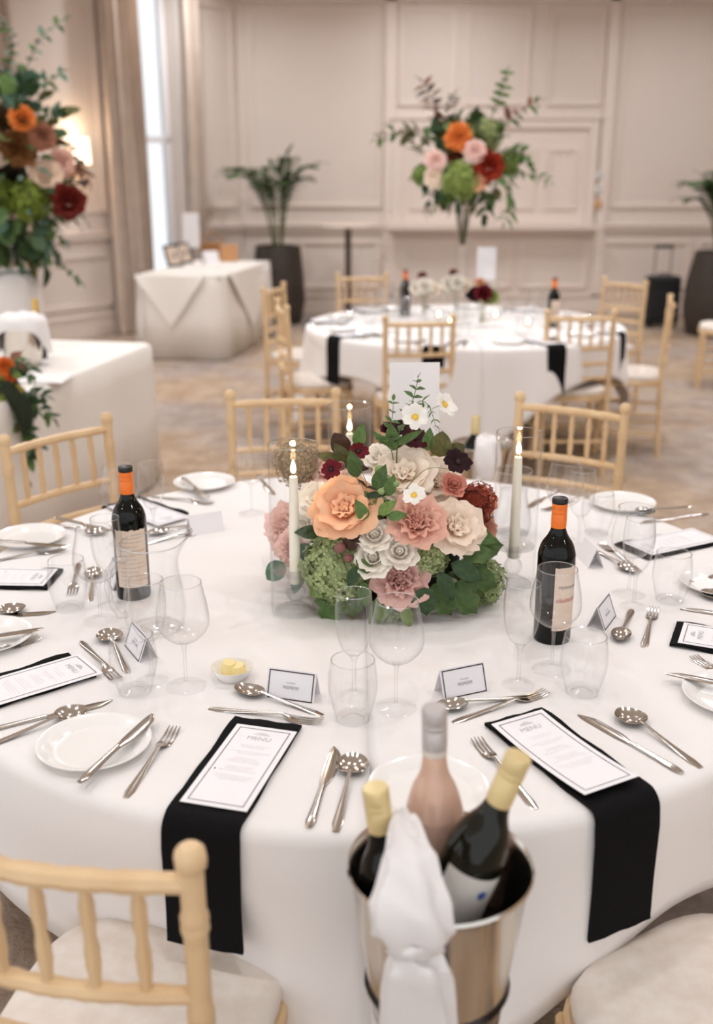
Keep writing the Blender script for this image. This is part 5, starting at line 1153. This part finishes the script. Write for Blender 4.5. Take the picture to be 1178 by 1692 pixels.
MB().lathe([(0, 0.001), (0.09, 0.001), (0.09, 0.01), (0.03, 0.02), (0.028, 0.1), (0.075, 0.18), (0.07, 0.18), (0.02, 0.1), (0, 0.02)], 24).obj('vase', GLASSB, la)
C = UY(15, 290, PY - 0.1)
for k in range(10): a = k * 2.4; MB().tube([(0.01 * math.cos(a), 0.01 * math.sin(a), 0.03), (0.03 * math.cos(a), 0.03 * math.sin(a), 0.2), (0.12 * math.cos(a), 0.1 * math.sin(a), 0.45)], 0.006, 5).obj('stem', mat('dark_stem', (78, 76, 44), 0.6), la)
blob(la, LB, C, [(36, 196, -0.25, 18, 'ruffled', (226, 128, 60), 'orange rose'), (70, 225, -0.2, 20, 'ruffled', (168, 112, 88), 'brown pink rose'), (30, 245, -0.2, 26, 'ruffled', (128, 84, 46), 'amber bloom'), (100, 270, -0.1, 20, 'open', (222, 176, 158), 'pale pink rose'), (75, 290, -0.15, 22, 'open', (236, 208, 184), 'blush rose'), (113, 333, -0.15, 24, 'tight', (110, 34, 26), 'dark red dahlia'), (5, 205, -0.1, 24, 'ruffled', (92, 66, 44), 'brown bloom'), (20, 300, -0.1, 26, 'tight', (48, 40, 28), 'dark seed pod bloom')],
     [(50, 330, -0.15, 32, (126, 142, 54), 'green hydrangea'), (-5, 320, -0.1, 34, (116, 132, 52), 'green hydrangea at edge')],
     [(((20, 180, 0), (45, 110, 0), (70, 60, 0), (105, 32, 0)), 'ovate', ('blue', 'green'), 0.09, 9), (((10, 200, 0), (10, 130, 0), (20, 80, 0), (8, 40, 0)), 'round', ('blue', 'blue', 'green'), 0.085, 9), (((30, 190, 0), (70, 140, 0), (100, 120, 0)), 'ovate', ('green', 'blue'), 0.1, 7), (((30, 200, 0), (75, 190, 0), (100, 180, 0)), 'ovate', ('dark', 'blue'), 0.09, 6),
      (((80, 240, 0), (120, 255, 0), (145, 298, 0)), 'ovate', ('rust', 'bronze'), 0.1, 8), (((90, 280, 0), (120, 300, 0), (128, 320, 0)), 'ovate', ('bronze', 'rust'), 0.09, 5), (((40, 340, 0), (60, 390, 0), (95, 430, 0), (132, 465, 0)), 'ovate', ('blue', 'green'), 0.085, 11), (((20, 345, 0), (25, 400, 0), (40, 450, 0)), 'ovate', ('green', 'dark', 'blue'), 0.1, 10),
      (((50, 350, 0), (80, 370, 0), (108, 402, 0)), 'ovate', ('blue', 'green'), 0.08, 9), (((0, 340, 0), (0, 400, 0), (12, 440, 0)), 'lance', ('green', 'dark'), 0.11, 9), (((60, 350, -0.1), (75, 395, -0.1), (70, 430, -0.1)), 'round', ('green', 'blue'), 0.075, 8)],
     (280, 0.4, 0.3, 0.58), 31, 0.12, ('dark', 'green', 'dark', 'blue', 'olive'))
# ---------------------------------------------------------------- rectangular clothed tables
def box_cloth(name, label, c0, ax, ay, Lx, Ly, parent=None, floor_z=0.012, top=T, seed=0, cat='tablecloth', mt=None):
    """full-length cloth over a rectangular table: corner c0, unit axes ax, ay"""
    r = random.Random(seed); corners = [(0, 0), (Lx, 0), (Lx, Ly), (0, Ly)]; per = []; rr = 0.03
    for i in range(4):
        a, b = Vector(corners[i]), Vector(corners[(i + 1) % 4]); d = (b - a).normalized(); nn = Vector((d.y, -d.x)); n = max(6, int((b - a).length / 0.09))
        for k in range(n): per.append((a.lerp(b, (k + 0.5) / n), nn, min(k + 0.5, n - k - 0.5) / n))
    rows = []; cen = Vector((Lx / 2, Ly / 2)); ph = r.uniform(0, 6)
    for i, (p, nn, e) in enumerate(per):
        f = 0.5 + 0.5 * math.sin(i * 1.1 + ph + math.sin(i * 0.37)); col = []
        for k, z in ((0.02, top), (0.5, top), (0.93, top)): q = cen.lerp(p, k); col.append((q.x, q.y, z))
        for o, z in ((0.0, top - 0.002), (0.01, top - 0.015), (0.012 + 0.006 * f, top - 0.12), (0.016 + 0.02 * f, top * 0.5), (0.02 + 0.034 * f, floor_z)): q = p + nn * o; col.append((q.x, q.y, z))
        rows.append([tuple(Vector((c0[0], c0[1], 0)) + ax * x + ay * y + Vector((0, 0, z))) for x, y, z in col])
    rows.append(rows[0]); o = MB().grid(rows).obj(name, mt or WHITE, parent, ang=50); so = o.modifiers.new('thickness', 'SOLIDIFY'); so.thickness = 0.003; so.offset = -1
    if parent is None: tag(o, label, cat)
    return o
def trestle(label, c0, ax, ay, Lx, Ly):
    c = Vector((c0[0], c0[1], 0)) + ax * Lx / 2 + ay * Ly / 2; t = thing('trestle_table', label, 'table', c, math.atan2(ax.y, ax.x))
    MB().box((0, 0, T - 0.022), (Lx - 0.03, Ly - 0.03, 0.03)).obj('tabletop', PLY, t, smooth=False)
    for sx in (-1, 1):
        for sy in (-1, 1): MB().tube([(sx * (Lx / 2 - 0.15), sy * (Ly / 2 - 0.1), 0), (sx * (Lx / 2 - 0.15), sy * (Ly / 2 - 0.1), T - 0.037)], 0.014, 8).obj('leg', DARKM, t)
    return t
# buffet against the left wall
A0 = U(370, 596, 0); A1 = U(447, 432); ayv = Vector((A1.x - A0.x, A1.y - A0.y, 0)); Ly = ayv.length - 0.03; ayv.normalize(); axv = Vector((ayv.y, -ayv.x, 0)); LxB = 0.8
c0 = Vector((A0.x, A0.y, 0)) - axv * LxB
IVC = mat('ivory_linen', (232, 226, 219), 0.85, spec=0.2, bump=0.1, bscale=600)
trestle('buffet table under ivory cloths beside the bright window', c0, axv, ayv, LxB, Ly); box_cloth('tablecloth', 'floor-length ivory cloth on the buffet table by the window', c0, axv, ayv, LxB, Ly, seed=2, mt=IVC)
# diagonal overlay with two triangular flaps
ov = MB(); O = Vector((c0.x, c0.y, 0)); g = lambda x, y, z: O + axv * x + ayv * y + Vector((0, 0, z))
ov.sheet([[g(x, y, T + 0.006) for y in (-0.008, Ly * 0.5, Ly + 0.008)] for x in (-0.008, LxB / 2, LxB + 0.008)], 0.003)
def flap(f, a, b, tip, n=8): ov.sheet([[f(a + (b - a) * i / n + (tip - (a + (b - a) * i / n)) * 0.0, T + 0.006 - (0.002 + (1 - abs((a + (b - a) * i / n) - tip) / (abs(b - a) / 2)) * dep) * j / 3, j) for j in range(4)] for i in range(n + 1)], 0.003)
dep = 0.46; flap(lambda s, z, j: g(s, -0.008 - 0.03 * j / 3 - 0.014, z), 0.0, 0.66, 0.33)
dep = 0.55; flap(lambda s, z, j: g(LxB + 0.022 + 0.03 * j / 3, s, z), 0.12, 1.55, 0.84)
tag(ov.obj('overlay_cloth', IVC, None, ang=30), 'square ivory overlay with pointed corners hanging over the buffet table', 'overlay cloth')
def on(x, y): return g(x, y, T + 0.0065)
FRM = mat('dark_picture_frame', (58, 58, 60), 0.4); TANP = mat('tan_wicker', (196, 142, 92), 0.7, bump=0.5, bscale=80, var=0.25, scale=30); PICM = mat('pale_print', (206, 186, 168), 0.6)
def easel(px, py, lab, rz):
    p = U(px, py, T + 0.0065); t = thing('picture_frame', lab, 'frame', (p.x, p.y, T + 0.0072), rz)
    M = Matrix.Rotation(-0.35, 4, 'X'); MB().box((0, 0, 0.11), (0.2, 0.012, 0.22)).xf(M).obj('frame', FRM, t, smooth=False); MB().box((0, -0.008, 0.11), (0.15, 0.006, 0.17)).xf(M).obj('print', PICM, t, smooth=False)
    MB().box((0, 0.1, 0.07), (0.02, 0.008, 0.15)).xf(Matrix.Translation((0, 0.06, 0)) @ Matrix.Rotation(0.5, 4, 'X') @ Matrix.Translation((0, -0.09, 0.0))).obj('strut', FRM, t, smooth=False)
easel(291, 441, 'left of two leaning dark picture frames on the buffet', 0.9); easel(308, 436, 'right of two leaning dark picture frames on the buffet', 0.9)
p = U(318, 427, T + 0.0065); t = thing('paper_stand', 'white upright card on a stand on the buffet by the curtain', 'card', (p.x, p.y, T + 0.0072), 0.35)
MB().rbox((0, 0, 0.29), (0.18, 0.012, 0.36), 0.005, 1).obj('card', PAPER, t, smooth=False); MB().box((0, 0.02, 0.06), (0.02, 0.02, 0.12)).obj('post', FRM, t, smooth=False); MB().box((0, 0.02, 0.004), (0.14, 0.1, 0.008)).obj('foot', FRM, t, smooth=False)
p = U(350, 426, T + 0.0065); t = thing('wicker_basket', 'round tan wicker basket tipped up on the buffet', 'basket', (p.x, p.y, T + 0.0072), 0.3)
b = MB()
for k in range(9): b.lathe([(0.09 + 0.004 * k + 0.007 * math.cos(q * PI / 4), 0.012 + 0.017 * k + 0.008 * math.sin(q * PI / 4)) for q in range(9)], 24)
b.lathe([(0, 0.002), (0.095, 0.002), (0.095, 0.012), (0, 0.012)], 24); b.obj('body', TANP, t); MB().tube([(0.125 * math.cos(a), 0, 0.15 + 0.11 * math.sin(a)) for a in [PI * k / 12 for k in range(13)]], 0.008, 6).obj('handle', TANP, t)
p = U(374, 432, T + 0.0065); t = thing('card_box', 'square tan cardboard box on the buffet near the palm', 'box', (p.x + 0.02, p.y + 0.05, T + 0.0072), 0.2)
TANB = mat('tan_card', (202, 150, 104), 0.7); MB().box((0, 0, 0.07), (0.17, 0.17, 0.14)).obj('body', TANB, t, smooth=False); MB().box((0, 0, 0.15), (0.178, 0.178, 0.02)).obj('lid', TANB, t, smooth=False)
p = U(352, 436, T + 0.0065); t = thing('folded_cards', 'white folded cards standing in front of the basket on the buffet', 'cards', (p.x, p.y - 0.1, T + 0.0072), 0.5)
for k in range(2): MB().sheet([[(x, -0.03 + 0.03 * s + 0.06 * k, 0.13 * s) for s in (0, 1)] for x in (-0.07, 0.07)], 0.001).obj('leaf', PAPER, t, smooth=False); MB().sheet([[(x, 0.03 - 0.03 * s + 0.06 * k, 0.13 * s) for s in (0, 1)] for x in (-0.07, 0.07)], 0.001).obj('leaf', PAPER, t, smooth=False)
# side table at the left
c1 = U(252, 567); c2 = U(90, 632); ayv2 = Vector((c1.x - c2.x, c1.y - c2.y, 0)).normalized(); axv2 = Vector((ayv2.y, -ayv2.x, 0)); LyS, LxS = 1.83, 1.5
c0s = Vector((c1.x, c1.y, 0)) - ayv2 * LyS - axv2 * LxS
trestle('long side table under an ivory cloth at the left', c0s, axv2, ayv2, LxS, LyS); box_cloth('tablecloth', 'floor-length ivory cloth on the side table behind the left chair', c0s, axv2, ayv2, LxS, LyS, seed=5, mt=IVC)
p = U(40, 604, T + 0.002); sbk = bucket('wine_bucket', 'shiny steel bucket under a white napkin on the left side table', (p.x, p.y, T + 0.002), 0, 0.115, 0.215)
t = thing('service_napkin', 'white napkin draped over the steel bucket on the left side table', 'napkin', (p.x, p.y, T + 0.217)); P = []
for k in range(49):
    a = 2 * PI * k / 48; f = math.sin(5 * a) * 0.006; fall = 0.03 + 0.16 * max(0, math.cos(a - PI)) ** 3 + 0.13 * max(0, math.cos(a - 0.1)) ** 4
    P.append([(0.005 * math.cos(a), 0.005 * math.sin(a), 0.036), (0.07 * math.cos(a), 0.07 * math.sin(a), 0.034 + f), (0.118 * math.cos(a), 0.118 * math.sin(a), 0.014), (0.127 * math.cos(a), 0.127 * math.sin(a), -0.01), ((0.132 + f) * math.cos(a), (0.132 + f) * math.sin(a), -fall)])
MB().sheet(P, -0.003).obj('cloth', NAPW, t, ang=60)
p2 = U(44, 600, T + 0.002); g3 = thing('white_wine_bottle', 'gold-necked bottle behind the bucket on the left side table', 'bottle', (p.x + 0.02, p.y + 0.2, T + 0.002)); MB().lathe([(0, 0.006)] + bottle_profile(), 28).obj('body', GREENG, g3); MB().lathe([(0.0148, 0.21), (0.016, 0.225), (0.015, 0.29), (0.013, 0.294), (0, 0.2942)], 20).obj('capsule', mat('bright_gold', (216, 176, 84), 0.35, metal=0.4), g3)
p = U(66, 628, T + 0.002); t = thing('folded_napkin', 'crumpled white napkin lying on the left side table before the bucket', 'napkin', (p.x, p.y, T + 0.002))
P = [[((i - 5) * 0.026, (j - 4) * 0.026, 0.006 + 0.012 * abs(math.sin(i * 1.3 + j * 0.8)) * (1 if 0 < i < 10 and 0 < j < 8 else 0.2)) for j in range(9)] for i in range(11)]
MB().sheet(P, 0.003).obj('cloth', NAPW, t, ang=70)
# garland hanging at the front of the side table
gp = U(30, 640, T); GB = Vector((-1.62, 3.72, 0)); GB = Vector((c0s.x, c0s.y, 0)) + axv2 * LxS + ayv2 * 0.35 + axv2 * 0.12
gy = GB.y; gar = thing('greenery_swag', 'leafy green swag with orange blooms hanging off the left side table', 'flowers', (GB.x, GB.y, T))
GBz = Vector((GB.x, GB.y, T)); r = random.Random(77)
MB().tube([(-0.3, 0.0, 0.02), (-0.12, -0.03, 0.05), (-0.07, -0.05, -0.05), (-0.07, -0.05, -0.14)], [0.03, 0.05, 0.04, 0.02], 8).obj('core', mat('dark_moss', (34, 42, 24), 0.9), gar)
for pp, lk, lc, L, n in ((((-10, 610, 0), (10, 650, 0), (30, 700, 0), (20, 760, 0)), 'ovate', ('dark', 'green'), 0.085, 10), (((0, 640, 0), (30, 660, 0), (60, 670, 0), (84, 690, 0)), 'ovate', ('dark', 'green'), 0.08, 8), (((0, 600, 0), (18, 595, 0), (40, 600, 0), (52, 620, 0)), 'ovate', ('green', 'dark', 'rust'), 0.07, 7), (((10, 680, 0), (40, 710, 0), (60, 735, 0), (50, 760, 0)), 'ovate', ('dark', 'green'), 0.08, 8), (((-15, 650, 0), (0, 700, 0), (-5, 760, 0), (10, 800, 0)), 'ovate', ('dark', 'green', 'bright'), 0.09, 10), (((20, 640, 0), (48, 650, 0), (72, 655, 0)), 'ovate', ('dark',), 0.07, 6), (((10, 740, 0), (35, 780, 0), (45, 820, 0)), 'ovate', ('dark',), 0.06, 6)):
    sprig(gar, GBz, [UY(px, py, gy + q) for px, py, q in pp], 0.004, lk, lc, L, n, spread=1.0, shrink=0.3)
for px, py, rp, col in ((8, 605, 14, (226, 118, 50)), (18, 622, 10, (214, 96, 44)), (28, 645, 9, (190, 170, 90)), (5, 640, 18, (150, 160, 70))):
    pos = UY(px, py, gy - 0.05); bloom(gar, GBz, 'ruffled', col, pos, facing(pos), rad_of(rp, pos), 'flower')
for k in range(60):
    px, py = r.uniform(-30, 40), r.uniform(610, 730); pos = UY(px, py, gy + r.uniform(-0.05, 0.05)); leaf(gar, GBz, 'ovate', r.choice(('dark', 'green', 'bright', 'olive')), pos, (r.uniform(-1, 1), -0.5, r.uniform(-1, 0.6)), r.uniform(0.05, 0.09), (0, -1, 0.4))
# ================================================================== far end of the room
POT = mat('dark_brown_planter', (62, 52, 45), 0.6, col2=(52, 44, 38), scale=9, bump=0.2, bscale=40); PALM = LM['dark']; PSTEM = mat('palm_stem', (92, 100, 62), 0.6)
def palm(px, py, label, fronds, h=0.82, r0=0.24, rb=0.29, seed=0, Lf=0.8, spec=None):
    p = U(px, py, 0); t = thing('potted_palm', label, 'plant', (p.x, p.y, 0)); rr = random.Random(seed)
    MB().lathe([(0, 0.0), (rb * 0.82, 0.0), (rb * 0.86, 0.02), (rb, h * 0.3), (rb * 0.97, h * 0.6), (r0 + 0.005, h - 0.02), (r0, h), (r0 - 0.025, h), (r0 - 0.03, h - 0.06), (0, h - 0.06)], 36).obj('planter', POT, t)
    MB().lathe([(0, h - 0.05), (r0 - 0.03, h - 0.055)], 24).obj('soil', mat('soil', (40, 32, 26), 0.95), t)
    base = Vector((p.x, p.y, 0))
    for k in range(fronds):
        a = k * 2.4 + rr.uniform(-.2, .2); tilt = 0.12 + 0.42 * ((k % 5) / 4) * rr.uniform(0.8, 1.1); L = Lf * rr.uniform(0.8, 1.15); s = Vector((math.cos(a), math.sin(a), 0))
        P0 = base + Vector((0, 0, h - 0.06)) + s * 0.04; pts = [P0, P0 + s * L * 0.22 * tilt + Vector((0, 0, L * 0.55)), P0 + s * L * 0.62 * tilt + Vector((0, 0, L * 0.95)), P0 + s * L * 1.05 * tilt + Vector((0, 0, L * (1.12 - 0.25 * tilt)))]
        Q = bez(pts, 7); st = MB().tube([q - base for q in Q], [0.011 * (1 - 0.8 * i / len(Q)) for i in range(len(Q))], 5).obj('frond', PSTEM, t)
        for i in range(7, len(Q) - 1):
            d = (Q[i + 1] - Q[i]).normalized(); sd = d.cross(Vector((0, 0, 1))).normalized(); ll = 0.15 * (0.5 + math.sin(PI * (i - 6) / (len(Q) - 6)))
            for sg in (1, -1): leaf(st, base, 'lance', ('dark', 'green')[(i + k) % 2], Q[i], d * 0.75 + sd * sg + Vector((0, 0, -0.15)), ll, (0, 0, 1), 'leaflet')
        leaf(st, base, 'lance', 'dark', Q[-1], Q[-1] - Q[-2], 0.2)
palm(462, 533, 'potted palm in dark planter in the far left corner', 10, 0.86, 0.25, 0.3, 3, 0.82)
palm(1176, 552, 'potted palm in dark planter at the right edge', 13, 0.86, 0.25, 0.33, 9, 0.72)
pp = UY(575, 371, 11.7); t = thing('pedestal_table', 'tall slim pedestal bar table against the back wall', 'table', (pp.x, 11.7, 0)); BRZ = mat('bronze_metal', (96, 82, 72), 0.4, metal=0.6); hz = pp.z
MB().lathe([(0, hz - 0.03), (0.29, hz - 0.03), (0.3, hz - 0.015), (0.29, hz), (0, hz)], 36).obj('tabletop', mat('pale_laminate', (206, 190, 178), 0.4), t); MB().tube([(0, 0, 0.02), (0, 0, hz - 0.03)], 0.035, 14).obj('pole', BRZ, t); MB().lathe([(0, 0), (0.24, 0), (0.24, 0.012), (0.05, 0.03), (0, 0.03)], 32).obj('base', BRZ, t)
p = U(1094, 543, 0); t = thing('suitcase', 'black cabin suitcase with raised handle before the right planter', 'suitcase', (p.x, p.y + 0.12, 0), 0.05); BK = mat('black_nylon', (22, 22, 24), 0.75, bump=0.2, bscale=120)
MB().rbox((0, 0, 0.3), (0.36, 0.22, 0.52), 0.04, 4).obj('shell', BK, t); MB().rbox((0, -0.118, 0.24), (0.3, 0.03, 0.3), 0.014, 3).obj('pocket', BK, t)
for s in (-1, 1): MB().tube([(s * 0.09, 0.06, 0.55), (s * 0.09, 0.06, 0.86)], 0.008, 8).obj('handle_tube', mat('grey_tube', (110, 108, 108), 0.4, metal=0.7), t); MB().lathe([(0, -0.015), (0.03, -0.015), (0.03, 0.015), (0, 0.015)], 16).xf(Matrix.Translation((s * 0.13, 0.07, 0.031)) @ Matrix.Rotation(PI / 2, 4, 'Y')).obj('wheel', BLACKP, t); MB().lathe([(0, -0.015), (0.03, -0.015), (0.03, 0.015), (0, 0.015)], 16).xf(Matrix.Translation((s * 0.13, -0.07, 0.031)) @ Matrix.Rotation(PI / 2, 4, 'Y')).obj('wheel', BLACKP, t)
MB().rbox((0, 0.06, 0.87), (0.22, 0.03, 0.035), 0.012, 3).obj('grip', BLACKP, t); MB().tube([(-0.06, 0, 0.56), (-0.05, 0, 0.585), (0.05, 0, 0.585), (0.06, 0, 0.56)], 0.009, 8).obj('top_handle', BLACKP, t)
